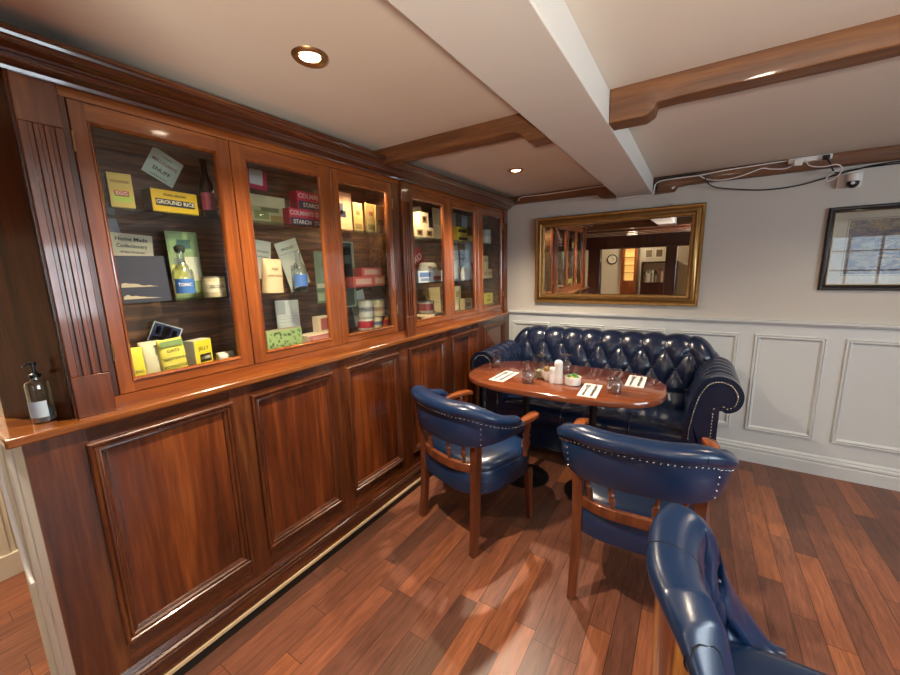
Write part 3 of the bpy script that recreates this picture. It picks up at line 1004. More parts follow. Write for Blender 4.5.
# --- third door
card('blue_figure_card', 'pale orange card with a dark figure at the upper left of the third door', 'card', 1.655, 1.690, 0.140, 0.235, -0.320, '#d6a583', bnd=[(0.05, 0.5, 0.45, 0.72, '#4a4f66'), (0.5, 0.9, 0.55, 0.95, '#e3bb94'), (0.3, 0.62, 0.38, 0.55, '#30344a')])
carton('old_booklet', 'yellowed booklet with red emblem, left one of the pair on the top shelf', 'booklet', 1.585, 1.668, 1.677, 1.842, -0.170, '#d8be74', 0.012, '#b89e60', bnd=[(0.3, 0.7, 0.60, 0.74, '#c46a4a'), (0.15, 0.85, 0.12, 0.3, '#a4904e')], turn=0.1)
carton('old_booklet', 'yellowed booklet with red emblem, right one of the pair on the top shelf', 'booklet', 1.668, 1.752, 1.677, 1.845, -0.150, '#dcc27a', 0.012, '#b89e60', bnd=[(0.3, 0.7, 0.60, 0.74, '#c46a4a'), (0.15, 0.85, 0.12, 0.3, '#a4904e')], turn=0.1)
carton('brown_booklet', 'darker brownish booklet leaning at the right end of the top shelf of the third door', 'booklet', 1.715, 1.790, 1.677, 1.835, -0.115, '#8f7c48', 0.010, '#7a6a40', bnd=[(0.2, 0.8, 0.3, 0.5, '#5e5434')])
card('tall_showcard', 'tall green showcard with red panel at the left edge of the third door', 'card', 1.602, 1.245, 0.095, 0.385, -0.250, '#9aaa8a', bnd=[(0.02, 0.8, 0.02, 0.98, '#38493c'), (0.1, 0.7, 0.40, 0.66, '#b8604e'), (0.1, 0.7, 0.80, 0.92, '#c7ccb4'), (0.15, 0.65, 0.30, 0.38, '#b9b9a0')])


def pink(label, y0, y1, z0, z1, x, col='#d2675e'):
    return carton('candle_box', label, 'box', y0, y1, z0, z1, x, col, 0.07, '#b4504a', bnd=[(0.12, 0.88, 0.22, 0.80, '#e2b8a0')], group='pink cartons on the middle shelf')


pink('pink carton with pale oval label, the top one of the small stack', 1.628, 1.800, 1.424, 1.476, -0.170)
pink('pink carton with pale label, lower left of the small stack', 1.548, 1.712, 1.367, 1.4235, -0.160)
pink('orange-pink carton with grey corner, lower right of the small stack', 1.716, 1.812, 1.367, 1.4235, -0.160, '#d8814f')
card('white_note', 'white note leaning behind the tins at the lower left of the third door', 'note', 1.745, 1.120, 0.125, 0.215, -0.310, '#d0d2c8', tilt=0.20, bnd=[(0.15, 0.85, 0.6, 0.61, '#888888'), (0.15, 0.7, 0.52, 0.53, '#888888')])
tin('food_tin', 'cream tin with blue lettering, upper left of the stacked tins', 1.628, 1.720, 1.176, 1.282, -0.160, '#d6d0b2', [(0.1, 0.9, '#cfd0c0'), (0.35, 0.6, '#2c4a86')], group='stacked food tins')
tin('food_tin', 'cream tin with red lettering, upper right of the stacked tins', 1.738, 1.832, 1.172, 1.278, -0.165, '#dccb98', [(0.2, 0.8, '#e0cfa0'), (0.3, 0.55, '#c2624a')], group='stacked food tins')
tin('food_tin', 'short red and white tin, lower left of the stacked tins', 1.618, 1.716, 1.100, 1.175, -0.155, '#d8cfc0', [(0.2, 0.75, '#b83236')], group='stacked food tins')
tin('food_tin', 'short cream tin with blue stripe, lower middle of the stacked tins', 1.720, 1.798, 1.100, 1.170, -0.165, '#e0d0a0', [(0.3, 0.6, '#5a6f8c')], group='stacked food tins')
tin('food_tin', 'short orange and red tin, lower right of the stacked tins', 1.802, 1.868, 1.100, 1.168, -0.175, '#d98a3e', [(0.2, 0.6, '#b83236')], group='stacked food tins')

# --- fourth door
card('cream_showcard', 'cream card leaning to the left at the top of the fourth door', 'card', 2.400, 1.690, 0.150, 0.235, -0.310, '#e0cf9c', tilt=0.22)


def tea(label, y0, y1, z0, z1):
    return carton('tea_box', label, 'box', y0, y1, z0, z1, -0.190, '#e6dcb8', 0.08, '#d9cba0', bnd=[(0.2, 0.8, 0.25, 0.75, '#a88a5e'), (0.35, 0.65, 0.35, 0.65, '#7a2f2a')], group='cream tea boxes')


tea('cream tea box with brown emblem, stacked on top of two others in the fourth door', 2.245, 2.350, 1.765, 1.866)
tea('cream tea box with brown emblem, lower left of the stack in the fourth door', 2.180, 2.297, 1.677, 1.7645)
tea('cream tea box with brown emblem, lower right of the stack in the fourth door', 2.300, 2.412, 1.677, 1.7645)
card('tall_card', 'tall buff card at the upper right of the fourth door', 'card', 2.570, 1.680, 0.115, 0.255, -0.260, '#cdb78a', lean=0.03, bnd=[(0.1, 0.9, 0.5, 0.9, '#b59c70')])
card('stock_cube_tray', 'large red box lid with white lettering tilted behind the white cartons', 'box', 2.330, 1.463, 0.200, 0.145, -0.285, '#a82822', tilt=0.42, bnd=[(0.0, 1.0, 0.0, 0.12, '#d8c8b8')], lines=[('OXO', 0.52, 0.48, '#eed9cc')])
packet('white_packet', 'crumpled white and red packet lying on the blue and white carton', 'packet', 2.270, 2.430, 1.4505, 1.510, -0.165, '#d6d2ca', 0.09, seed=21, bnd=[(0.15, 0.4, 0.3, 0.5, '#c25a4a')])
carton('soap_carton', 'long blue and white carton lying on the middle shelf of the fourth door', 'box', 2.150, 2.450, 1.367, 1.450, -0.150, '#d9dde2', 0.09, '#a8b4c4', bnd=[(0.05, 0.5, 0.45, 0.85, '#5b7db0'), (0.6, 0.95, 0.15, 0.5, '#b04a44'), (0.1, 0.45, 0.1, 0.35, '#7d8fa8')])
card('buff_showcard', 'large plain buff card standing at the lower right of the fourth door', 'card', 2.500, 1.100, 0.200, 0.215, -0.270, '#bda478', lean=0.04, bnd=[(0.1, 0.9, 0.42, 0.44, '#927c56')])
tin('food_tin', 'red and cream tin standing on the lowest level of the fourth door', 2.265, 2.395, 1.130, 1.222, -0.165, '#d8cba8', [(0.25, 0.8, '#a8342e')])
carton('low_carton', 'low flat brown and cream carton under the red tin', 'box', 2.130, 2.440, 1.100, 1.1295, -0.120, '#a98d68', 0.15, '#bfa67e', bnd=[(0.1, 0.5, 0.2, 0.8, '#d6c8a8')])

# --- fifth door
carton('custard_box', 'yellow and black box resting on top of another in the fifth door', 'box', 2.770, 2.935, 1.742, 1.805, -0.200, '#d8c432', 0.05, '#b8a52c', bnd=[(0.08, 0.92, 0.3, 0.7, '#34301a')], group='yellow boxes in the fifth door')
carton('custard_box', 'yellow and black box beneath the upper one in the fifth door', 'box', 2.765, 2.940, 1.677, 1.7415, -0.195, '#d2bd30', 0.05, '#b8a52c', bnd=[(0.08, 0.92, 0.3, 0.7, '#34301a')], group='yellow boxes in the fifth door')
carton('mustard_box', 'small yellow box beside the stacked pair at the right of the fifth door', 'box', 2.950, 3.040, 1.677, 1.742, -0.195, '#c4b04c', 0.05, '#a8953c')
card('pale_leaflet', 'pale grey green leaflet behind the yellow boxes', 'leaflet', 2.880, 1.700, 0.120, 0.235, -0.310, '#a9b4a8', tilt=0.08)
card('hanging_leaflet', 'narrow grey leaflet at the upper right of the fifth door', 'leaflet', 3.120, 1.72, 0.10, 0.22, -0.335, '#8f969a')
card('white_poster', 'tall white leaflet on the middle shelf at the left of the fifth door', 'leaflet', 2.890, 1.375, 0.150, 0.285, -0.290, '#c9cfc0', tilt=0.18, bnd=[(0.15, 0.85, 0.55, 0.8, '#a9b09a')])
packet('grey_bag', 'grey blue paper bag standing at the upper middle of the fifth door', 'packet', 3.030, 3.180, 1.515, 1.675, -0.270, '#7f8d98', 0.03, seed=31)
packet('blue_bag', 'pale blue printed paper bag on the middle shelf of the fifth door', 'packet', 3.000, 3.130, 1.367, 1.514, -0.260, '#a8bcc8', 0.05, seed=32, bnd=[(0.1, 0.6, 0.3, 0.6, '#6f8fb4')])
packet('white_bag', 'white paper bag in front of the white leaflet in the fifth door', 'packet', 2.840, 2.975, 1.367, 1.470, -0.180, '#cdc8b6', 0.05, seed=33)
carton('cocoa_carton', 'cream carton standing at the lower left of the fifth door', 'box', 2.775, 2.905, 1.100, 1.310, -0.250, '#cfc09a', 0.05, '#b8a884', turn=0.1, bnd=[(0.15, 0.85, 0.55, 0.8, '#a89468')])
carton('cube_carton', 'small cream carton in front of the taller one in the fifth door', 'box', 2.850, 2.985, 1.100, 1.200, -0.190, '#d6cba8', 0.05, '#b8a884', bnd=[(0.2, 0.8, 0.3, 0.6, '#8f7d52')])

# --- sixth door
tin('glass_jar', 'clear lidded jar on the top shelf of the corner door', 3.225, 3.335, 1.677, 1.812, -0.150, '#a7aaa2', [(0.15, 0.55, '#c9c6b4')], '#8a8c88', cat='jar')
packet('wrapped_packet', 'white wrapped packet left of the jar in the corner door', 'packet', 3.120, 3.205, 1.677, 1.830, -0.200, '#bfc0bc', 0.05, seed=41, bnd=[(0.2, 0.8, 0.3, 0.45, '#a5504a')])
carton('biscuit_box', 'small upright cream box stacked on the wider one in the corner door', 'box', 3.195, 3.300, 1.452, 1.575, -0.185, '#c9b98e', 0.05, '#a89870', bnd=[(0.25, 0.75, 0.55, 0.75, '#8f7f58')])
carton('biscuit_box', 'wide cream box lying on the middle shelf of the corner door', 'box', 3.150, 3.345, 1.367, 1.4515, -0.165, '#c2b286', 0.06, '#a89870', bnd=[(0.1, 0.45, 0.3, 0.7, '#9c8a5c'), (0.55, 0.9, 0.3, 0.7, '#9c8a5c')])
carton('yellow_carton', 'yellow carton with black lettering at the bottom of the corner door', 'box', 3.165, 3.345, 1.125, 1.225, -0.160, '#d4c83c', 0.06, '#b4a830', lines=[('PURE', 0.72, 0.2, '#3a3a1a'), ('LARD', 0.34, 0.34, '#2a2a14')])
carton('brown_carton', 'flat brown carton under the yellow carton in the corner door', 'box', 3.150, 3.350, 1.100, 1.1245, -0.150, '#8b6f48', 0.08)
obj_ = obj('orange_ball', MB().ball((-0.20, 3.130, 1.395), 0.028, 12), flat('orange_peel', '#b87c3e', 0.6), smooth=180)
tag(obj_, 'small round orange-brown ball on the middle shelf of the corner door', 'ornament')

# ------------------------------------------------------------------ hand wash bottle on the ledge
sp = thing('soap_dispenser', 'clear glass hand wash bottle with black pump standing on the ledge end', 'soap bottle', (-0.092, 0.236, 1.04))
c = (-0.092, 0.236, 1.0403)
obj('bottle', MB().lathe([(0.023, 0), (0.026, 0.004), (0.026, 0.112), (0.024, 0.120), (0.012, 0.127), (0.011, 0.134)], c, 24), M_bottle, sp, smooth=50)
vs, fs = [], []
for zz in (0.018, 0.066):
    for k in range(9):
        a = -1.6 + 1.9 * k / 8
        vs.append((c[0] + 0.0265 * math.cos(a), c[1] + 0.0265 * math.sin(a), c[2] + zz))
for k in range(8):
    fs.append((k, k + 1, 10 + k, 9 + k))
obj('label', MB().add(vs, fs), flat('soap_label', '#a9bac8', 0.5), sp, smooth=60)
obj('liquid', MB().lathe([(0.021, 0.003), (0.023, 0.006), (0.023, 0.040)], c, 20), flat('soap_liquid', '#6d7d88', 0.1), sp, smooth=50)
mb = MB().lathe([(0.013, 0.133), (0.013, 0.143), (0.005, 0.147), (0.004, 0.168), (0.008, 0.169), (0.008, 0.178)], c, 16)
mb.tube([(c[0], c[1], c[2] + 0.174), (c[0] + 0.010, c[1] - 0.014, c[2] + 0.175), (c[0] + 0.018, c[1] - 0.026, c[2] + 0.170)], 0.003, 8)
obj('pump', mb, M_bplastic, sp, smooth=50)

# ------------------------------------------------------------------ mirror, picture, ceiling fittings, camera, cables
mt = Matrix.Translation((0.892, WALL_Y, 1.138)) @ Matrix.Rotation(math.radians(0.75), 4, 'X')
mw, mh = 1.265, 0.742
mr = thing('wall_mirror', 'wide gilt framed mirror leaning slightly forward above the buttoned sofa', 'mirror', (0.892, WALL_Y - 0.01, 1.138))


def mplace(a, b, h):
    return mt @ Vector((a - mw / 2, -0.008 - h, b))


obj('frame', MB().frame(0, mw, 0, mh, [(0, -0.004), (0, 0.020), (0.008, 0.028), (0.020, 0.026), (0.026, 0.018), (0.040, 0.030), (0.052, 0.034), (0.060, 0.026), (0.064, 0.018), (0.076, 0.016), (0.082, 0.010), (0.084, 0.004)], mplace), M_gold, mr, smooth=30)
obj('mirror_glass', MB().box(-mw / 2 + 0.08, mw / 2 - 0.08, -0.013, -0.010, 0.08, mh - 0.08, mt), M_mirror, mr, label='silvered mirror glass')
obj('backing', MB().box(-mw / 2 + 0.01, mw / 2 - 0.01, -0.0095, -0.004, 0.01, mh - 0.01, mt), M_post, mr)
for a in (0.20, 0.80):
    for b in (0.745, -0.008):
        mb = MB().lathe([(0.006, 0), (0.006, 0.012)], mt @ Vector(((a - 0.5) * mw * 1.1, -0.012, b)), 8)
        obj('mirror_clip', mb, M_brass, mr)

pic = thing('framed_picture', 'dark framed print with pale mount behind glass, right of the mirror', 'picture', (2.66, WALL_Y - 0.01, 1.263))
px0, px1, pz0, pz1 = 2.172, 3.12, 1.263, 1.775
pp = lambda a, b, h: (a, WALL_Y - 0.001 - h, b)
obj('frame', MB().frame(px0, px1, pz0, pz1, [(0, 0), (0, 0.018), (0.006, 0.024), (0.016, 0.022), (0.022, 0.014), (0.030, 0.016), (0.034, 0.010), (0.036, 0.004)], pp), flat('ebonised_frame', '#1a120d', 0.28, 0, 0.5), pic, smooth=30)
obj('slip', MB().frame(px0 + 0.034, px1 - 0.034, pz0 + 0.034, pz1 - 0.034, [(0, 0.004), (0, 0.010), (0.005, 0.008), (0.006, 0.003)], pp), flat('pale_gilt_slip', '#b5a888', 0.5), pic)
obj('mount', MB().box(px0 + 0.03, px1 - 0.03, WALL_Y - 0.0045, WALL_Y - 0.002, pz0 + 0.03, pz1 - 0.03), flat('picture_mount', '#c9c3b4', 0.7), pic)
mt_, nt, b_ = new_mat('print_artwork')
tcn = nt.nodes.new('ShaderNodeTexCoord')
mpn = nt.nodes.new('ShaderNodeMapping')
mpn.inputs['Scale'].default_value = (7, 1, 13)
mpn.inputs['Rotation'].default_value = (0, 0.5, 0)
nz = nt.nodes.new('ShaderNodeTexNoise')
nz.inputs['Scale'].default_value = 1.3
nz.inputs['Detail'].default_value = 5
nz.inputs['Distortion'].default_value = 2.5
rp = nt.nodes.new('ShaderNodeValToRGB')
rp.color_ramp.elements[0].position = 0.3
rp.color_ramp.elements[0].color = srgb('#2c2a4e')
rp.color_ramp.elements[1].position = 0.72
rp.color_ramp.elements[1].color = srgb('#c0a070')
for q, cc in ((0.42, '#4a4560'), (0.5, '#6d5c52'), (0.55, '#9a9384'), (0.6, '#5a4a3c')):
    e_ = rp.color_ramp.elements.new(q)
    e_.color = srgb(cc)
nt.links.new(tcn.outputs['Object'], mpn.inputs['Vector'])
nt.links.new(mpn.outputs[0], nz.inputs['Vector'])
nt.links.new(nz.outputs['Fac'], rp.inputs[0])
nt.links.new(rp.outputs[0], b_.inputs['Base Color'])
obj('print', MB().box(px0 + 0.105, px1 - 0.105, WALL_Y - 0.0055, WALL_Y - 0.0045, pz0 + 0.10, pz1 - 0.085), mt_, pic, label='colourful sketch of figures')
obj('print_border', MB().frame(px0 + 0.096, px1 - 0.096, pz0 + 0.091, pz1 - 0.076, [(0, 0.0046), (0, 0.0052), (0.0025, 0.0052), (0.0025, 0.0046)], pp), flat('mount_line', '#6b5f4e', 0.6), pic)
obj('glass_pane', MB().box(px0 + 0.036, px1 - 0.036, WALL_Y - 0.0085, WALL_Y - 0.0075, pz0 + 0.036, pz1 - 0.036), pane_material('picture_glass', (0.97, 0.98, 0.98, 1), 2.4), pic)

dl_lab = ['round brass recessed ceiling downlight nearest the camera, above the first cabinet doors', 'smaller-looking brass ceiling downlight beyond the timber beam, near the mirror wall',
          'recessed ceiling downlight above the floor right of the white beam, near side', 'recessed ceiling downlight above the floor right of the white beam, far side',
          'recessed ceiling downlight just in front of the dark timber frame', 'added unseen ceiling downlight in the side passage, there to light its floor', 'recessed ceiling downlight of the far room']
for i, (x, y) in enumerate(DOWNLIGHTS):
    t = thing('downlight', dl_lab[i], 'ceiling light', (x, y, CEIL))
    rg = MB().lathe([(0.034, -0.001), (0.030, -0.004), (0.044, -0.010), (0.050, -0.006), (0.053, 0.0)], (x, y, CEIL - 0.0005), 28, cap=False)
    obj('trim_ring', rg, M_brass, t, smooth=50, label='brass trim ring')
    obj('lamp', MB().lathe([(0.0, -0.006), (0.020, -0.0055), (0.031, -0.002)], (x, y, CEIL - 0.0005), 24, cap=False), flat('lamp_glow', '#fff0d8', 0.4, emit='#ffe9c8', estr=30), t, smooth=60, label='glowing lamp')
    light('downlight_beam', 'SPOT', (x, y, CEIL - 0.018), DL_POWER[i], WARM, (0, 0, 0), 0.028, spot=math.radians(136), blend=0.9)

cc = (2.245, WALL_Y, 1.93)
cm = thing('security_camera', 'small white dome security camera on the wall above the framed picture', 'camera', cc)
obj('bracket', MB().box(2.185, 2.30, WALL_Y - 0.012, WALL_Y - 0.0005, 1.885, 1.985), M_wplastic, cm, bevel=0.006)
obj('body', MB().lathe([(0.020, 0.035), (0.032, 0.030), (0.034, 0.0), (0.033, -0.012)], (2.25, WALL_Y - 0.048, 1.928), 20), M_wplastic, cm, smooth=50)
obj('arm', MB().box(2.235, 2.265, WALL_Y - 0.03, WALL_Y - 0.012, 1.93, 1.955), M_wplastic, cm)
obj('lens_ball', MB().ball((2.25, WALL_Y - 0.052, 1.906), 0.029, 14), M_bplastic, cm, smooth=180, label='black lens ball')
obj('lens', MB().lathe([(0.009, 0), (0.009, 0.004)], (2.243, WALL_Y - 0.083, 1.903), 14, Matrix.Rotation(PI / 2, 4, 'X')), M_chrome, cm)

ps = thing('power_strip', 'white multi-way power strip fixed on the timber beam above the wall', 'power strip', (2.04, 3.29, 2.06))
obj('strip', MB().box(1.93, 2.13, 3.262, 3.2985, 2.052, 2.080), M_wplastic, ps, bevel=0.003)
obj('plug', MB().box(1.955, 1.995, 3.236, 3.2615, 2.030, 2.068), M_wplastic, ps, bevel=0.004)
obj('plug', MB().box(2.085, 2.115, 3.240, 3.2615, 2.045, 2.072), M_bplastic, ps, bevel=0.004)


def smooth_path(pts, n=8):
    pts = [Vector(p) for p in pts]
    out = []
    for i in range(len(pts) - 1):
        p0, p1, p2, p3 = pts[max(i - 1, 0)], pts[i], pts[i + 1], pts[min(i + 2, len(pts) - 1)]
        for k in range(n):
            t = k / n
            out.append(0.5 * ((2 * p1) + (-p0 + p2) * t + (2 * p0 - 5 * p1 + 4 * p2 - p3) * t * t + (-p0 + 3 * p1 - 3 * p2 + p3) * t ** 3))
    out.append(pts[-1])
    return out


def cable(pts, r, mat, label, name='cable'):
    return tag(obj(name, MB().tube(smooth_path(pts), r, 8), mat, smooth=180), label, 'cable')


F = 3.285
cable([(0.12, 3.300, 2.045), (0.16, F, 2.066), (0.35, F, 2.064), (0.60, F, 2.066), (0.82, F, 2.070), (0.925, F, 2.060), (0.938, F, 2.0), (0.945, 3.283, 1.964), (1.06, 3.30, 1.967), (1.178, 3.285, 1.964), (1.19, F, 1.99), (1.198, F, 2.03), (1.235, F, 2.052), (1.36, F, 2.056), (1.47, F, 2.056), (1.60, F, 2.066), (1.72, F, 2.070), (1.93, 3.280, 2.074)],
      0.004, M_wplastic, 'white cable running along the beam and under the white boxed beam', 'cable')
cable([(1.47, F, 2.050), (1.52, 3.280, 2.020), (1.60, 3.275, 2.005), (1.70, 3.27, 2.015), (1.80, 3.27, 2.045), (1.85, 3.27, 2.035), (1.92, 3.26, 2.025), (1.965, 3.245, 2.045)], 0.0035, M_wplastic,
      'thin white cable sagging in a swag left of the power strip')
cable([(2.01, 3.25, 2.055), (2.03, 3.24, 2.02), (2.09, 3.24, 2.005), (2.15, 3.25, 2.01), (2.178, 3.26, 1.985), (2.165, 3.27, 1.945), (2.13, 3.275, 1.925), (2.12, 3.28, 1.945), (2.15, 3.28, 1.975), (2.18, 3.30, 1.99)], 0.003, M_wplastic,
      'white cable dropping in a loop beside the security camera')
cable([(1.225, 3.28, 2.062), (1.50, 3.29, 2.062), (1.503, 3.28, 2.02), (1.56, 3.33, 1.975), (1.70, 3.36, 1.945), (1.85, 3.37, 1.925), (2.0, 3.372, 1.930), (2.12, 3.372, 1.955), (2.25, 3.372, 1.985), (2.45, 3.374, 2.006), (3.2, 3.374, 2.008)], 0.0042, M_bplastic,
      'black cable drooping along the wall above the mirror corner to the right edge')
cable([(2.10, 3.245, 2.055), (2.12, 3.24, 2.02), (2.15, 3.30, 1.985), (2.20, 3.36, 1.978), (2.35, 3.370, 1.994), (3.2, 3.370, 1.994)], 0.004, M_bplastic, 'black cable from the power strip joining the cables at the right')
cable([(1.21, 3.288, 1.99), (1.205, 3.288, 2.03), (1.22, 3.288, 2.066), (1.30, 3.290, 2.070), (1.45, 3.291, 2.072)], 0.006, M_bplastic, 'short thick black cable at the corner of the white boxed beam')
END_TUBE = [(-0.325, 0.150, 0.93), (-0.32, 0.150, 0.84), (-0.31, 0.150, 0.73), (-0.285, 0.150, 0.64), (-0.265, 0.150, 0.555), (-0.235, 0.150, 0.510), (-0.20, 0.150, 0.500)]  # white tube following a bright stroke on the boards
cable(END_TUBE, 0.006, M_wplastic, 'curved white tube hanging in front of the white boarded wall end', 'cable')
tag(obj('wedge_block', MB().box(-0.09, -0.03, 0.12, 0.166, 0, 0.075), M_shelf, bevel=0.003), 'small wooden block on the floor at the foot of the cabinet corner', 'block')

# ------------------------------------------------------------------ buttoned sofa
def resample(pts, n):
    p = smooth_path([(a, b, 0) for a, b in pts], 10)
    d = [0]
    for i in range(1, len(p)):
        d.append(d[-1] + (p[i] - p[i - 1]).length)
    out, j = [], 0
    for k in range(n):
        t = d[-1] * k / (n - 1)
        while j < len(d) - 2 and d[j + 1] < t:
            j += 1
        f = (t - d[j]) / max(1e-9, d[j + 1] - d[j])
        out.append(p[j].lerp(p[j + 1], f))
    return out, d[-1]


def puff(s, a, pitch, a0, rp, rows):
    """0 at creases, 1 on the pillows; buttons at rows a0 + k*rp"""
    u = s / pitch
    v = (a - a0) / rp
    R_ = rows - 1
    if 0 <= v <= R_:
        d = abs(math.sin(PI * (u - v / 2))) * abs(math.sin(PI * (u + v / 2)))
        return d ** 0.42
    if v < 0:
        e = abs(math.sin(PI * u)) ** 0.6
        return e * min(1, 0.35 + 0.65 * min(1, -v * 1.5)) if v > -1 else e
    sh = 0.5 if R_ % 2 else 0.0
    return 0.45 + 0.55 * abs(math.sin(PI * (u + sh))) ** 0.7


def tufted(prof, s0, s1, n, m_, place_, pitch, a0, rp, rows, amp, fade_a, hfac=None, outward=1, phase=0.0):
    P, ln = resample(prof, m_)
    vs, fs, btn = [], [], []

    def pt(s, j, off):
        p = P[j]
        t = P[min(j + 1, m_ - 1)] - P[max(j - 1, 0)]
        t.normalize()
        nx, ny = -t.y * outward, t.x * outward
        a = ln * j / (m_ - 1)
        h = hfac(s) if hfac else 1.0
        return place_(s, p.x + nx * off, p.y + ny * off, h)
    for i in range(n):
        s = s0 + (s1 - s0) * i / (n - 1)
        for j in range(m_):
            a = ln * j / (m_ - 1)
            k = puff(s + phase, a, pitch, a0, rp, rows)
            fa = max(0.0, min(1.0, (fade_a - a) / 0.08))
            vs.append(pt(s, j, amp * (k * fa + 0.75 * (1 - fa)) - amp))
    for i in range(n - 1):
        for j in range(m_ - 1):
            fs.append((i * m_ + j, i * m_ + j + 1, (i + 1) * m_ + j + 1, (i + 1) * m_ + j))
    for r in range(rows):
        a = a0 + r * rp
        j = int(round(a / ln * (m_ - 1)))
        off = 0.0 if r % 2 == 0 else 0.5
        k0 = math.ceil((s0 + phase) / pitch - off)
        while True:
            s = (k0 + off) * pitch - phase
            if s > s1 - 0.02:
                break
            if s > s0 + 0.02:
                btn.append(pt(s, j, -amp * 0.80))
            k0 += 1
    return MB().add(vs, fs), btn


sofa = thing('buttoned_sofa', 'navy leather deep-buttoned rolled-arm sofa against the white panelled wall', 'sofa', (0.9, 2.95, 0))
SX0, SX1 = 0.115, 1.70


def hf(s):
    t = abs((s - 0.5 * (SX0 + SX1)) / (0.5 * (SX1 - SX0)))
    return 1.0 - 0.34 * max(0.0, (t - 0.74) / 0.26) ** 2.2


def place_back(s, a, b, h):
    z = b if b < 0.45 else 0.45 + (b - 0.45) * h
    return Vector((s, a, z))


bprof = [(3.00, 0.40), (3.02, 0.50), (3.045, 0.62), (3.07, 0.74), (3.095, 0.84), (3.135, 0.915), (3.195, 0.948), (3.262, 0.938), (3.31, 0.89), (3.33, 0.82), (3.32, 0.76), (3.30, 0.72), (3.30, 0.10)]
mb, btn = tufted(bprof, SX0, SX1, 230, 90, place_back, 0.152, 0.17, 0.145, 3, 0.036, 0.80, hf, 1, 0.02)
obj('backrest', mb, M_sofa, sofa, smooth=180)
b0 = None


def add_buttons(pts, parent, r=0.0105):
    global b0
    for p in pts:
        if b0 is None:
            b0 = obj('button', MB().ball((0, 0, 0), r, 10, 0.8), M_button, sofa, smooth=180)
            b0.location = p
        else:
            q = b0.copy()
            COL.objects.link(q)
            q.location = p


add_buttons(btn, sofa)
AY0, AY1 = 2.56, 3.14
aprof_r = [(1.495, 0.40), (1.505, 0.52), (1.525, 0.64), (1.550, 0.725), (1.59, 0.79), (1.655, 0.818), (1.725, 0.800), (1.768, 0.745), (1.775, 0.685), (1.752, 0.630), (1.705, 0.605), (1.672, 0.615), (1.668, 0.56), (1.668, 0.10)]
for side, ph in ((1, 0.0), (-1, 0.04)):
    prof = aprof_r if side == 1 else [(1.80 - a, b) for a, b in aprof_r]
    mb, btn = tufted(prof, AY0, AY1, 110, 80, lambda s, a, b, h: Vector((a, s, b)), 0.098, 0.20, 0.13, 2, 0.024, 0.80, None, side, ph)
    arm = obj('arm', mb, M_sofa, sofa, smooth=180)
    add_buttons(btn, sofa, 0.009)
    P, ln = resample(prof, 70)
    cx_ = (P[0].x + prof[-1][0]) / 2
    poly = [(p.x, p.y) for p in P]
    poly = [(poly[0][0], 0.10)] + poly
    face = MB().add([(a, AY0 - 0.001, b) for a, b in poly] + [(a, AY0 + 0.05, b) for a, b in poly], [tuple(range(len(poly)))] + [(k, (k + 1) % len(poly), len(poly) + (k + 1) % len(poly), len(poly) + k) for k in range(len(poly))])
    obj('arm_front', face, M_sofa, arm, smooth=40)
    # rolled padded border and raised centre facing
    core = [(a, b) for a, b in poly]
    # simple inset of the outline
    ins = []
    n_ = len(core)
    for k in range(n_):
        p0, p1, p2 = Vector(core[k - 1]), Vector(core[k]), Vector(core[(k + 1) % n_])
        t = (p2 - p0)
        t.normalize()
        nrm = Vector((-t.y, t.x)) * (-side)
        ins.append(p1 + nrm * 0.030)
    ins = [p for p in ins if p.y > 0.115]
    obj('arm_facing', MB().add([(p.x, AY0 - 0.010, p.y) for p in ins] + [(p.x, AY0, p.y) for p in ins], [tuple(range(len(ins)))] + [(k, (k + 1) % len(ins), len(ins) + (k + 1) % len(ins), len(ins) + k) for k in range(len(ins))]),
        M_sofa, arm, smooth=40, bevel=0.003)
    mb = MB()
    acc = 0
    for k in range(1, len(ins)):
        acc += (ins[k] - ins[k - 1]).length
        if acc > 0.0125:
            acc = 0
            mb.ball((ins[k].x, AY0 - 0.010, ins[k].y), 0.0042, 6)
    obj('nail_trim', mb, flat('nail_silver', '#cfcabf', 0.25, 0.9), arm, smooth=180, label='row of pale nail heads')
# seat cushion and front
mb = MB()
sec = [(2.580, 0.30), (2.572, 0.33), (2.570, 0.37), (2.578, 0.405), (2.60, 0.428), (2.66, 0.440), (2.80, 0.438), (3.04, 0.425), (3.04, 0.30)]
mb.extrude_x(sec, 0.296, 1.506)
obj('seat_cushion', mb, M_sofa, sofa, smooth=50)
mb = MB().box(0.30, 1.50, 2.600, 3.28, 0.10, 0.31)
obj('base', mb, M_sofa, sofa, bevel=0.012)
mb = MB()
for x in (0.47, 0.755, 0.905, 1.20):
    mb.tube([(x, 2.5995, 0.12), (x, 2.5995, 0.30), (x, 2.573, 0.335), (x, 2.5685, 0.37), (x, 2.577, 0.407), (x, 2.60, 0.429), (x, 2.66, 0.4415), (x, 2.80, 0.4395)], 0.0032, 6)
mb.tube([(0.296, 2.576, 0.302), (1.506, 2.576, 0.302)], 0.005, 6)
obj('seam_piping', mb, M_button, sofa, smooth=180)
for x in (0.17, 1.63):
    for y in (2.62, 3.22):
        obj('foot', MB().lathe([(0.018, 0), (0.026, 0.02), (0.030, 0.06), (0.022, 0.10)], (x, y, 0), 14), M_chairw, sofa, smooth=50)

# ------------------------------------------------------------------ oval dining table
TC = (0.807, 2.355)
TA = 0.036
tb = thing('dining_table', 'oval mahogany dining table laid for four in front of the navy sofa', 'table', (TC[0], TC[1], 0))


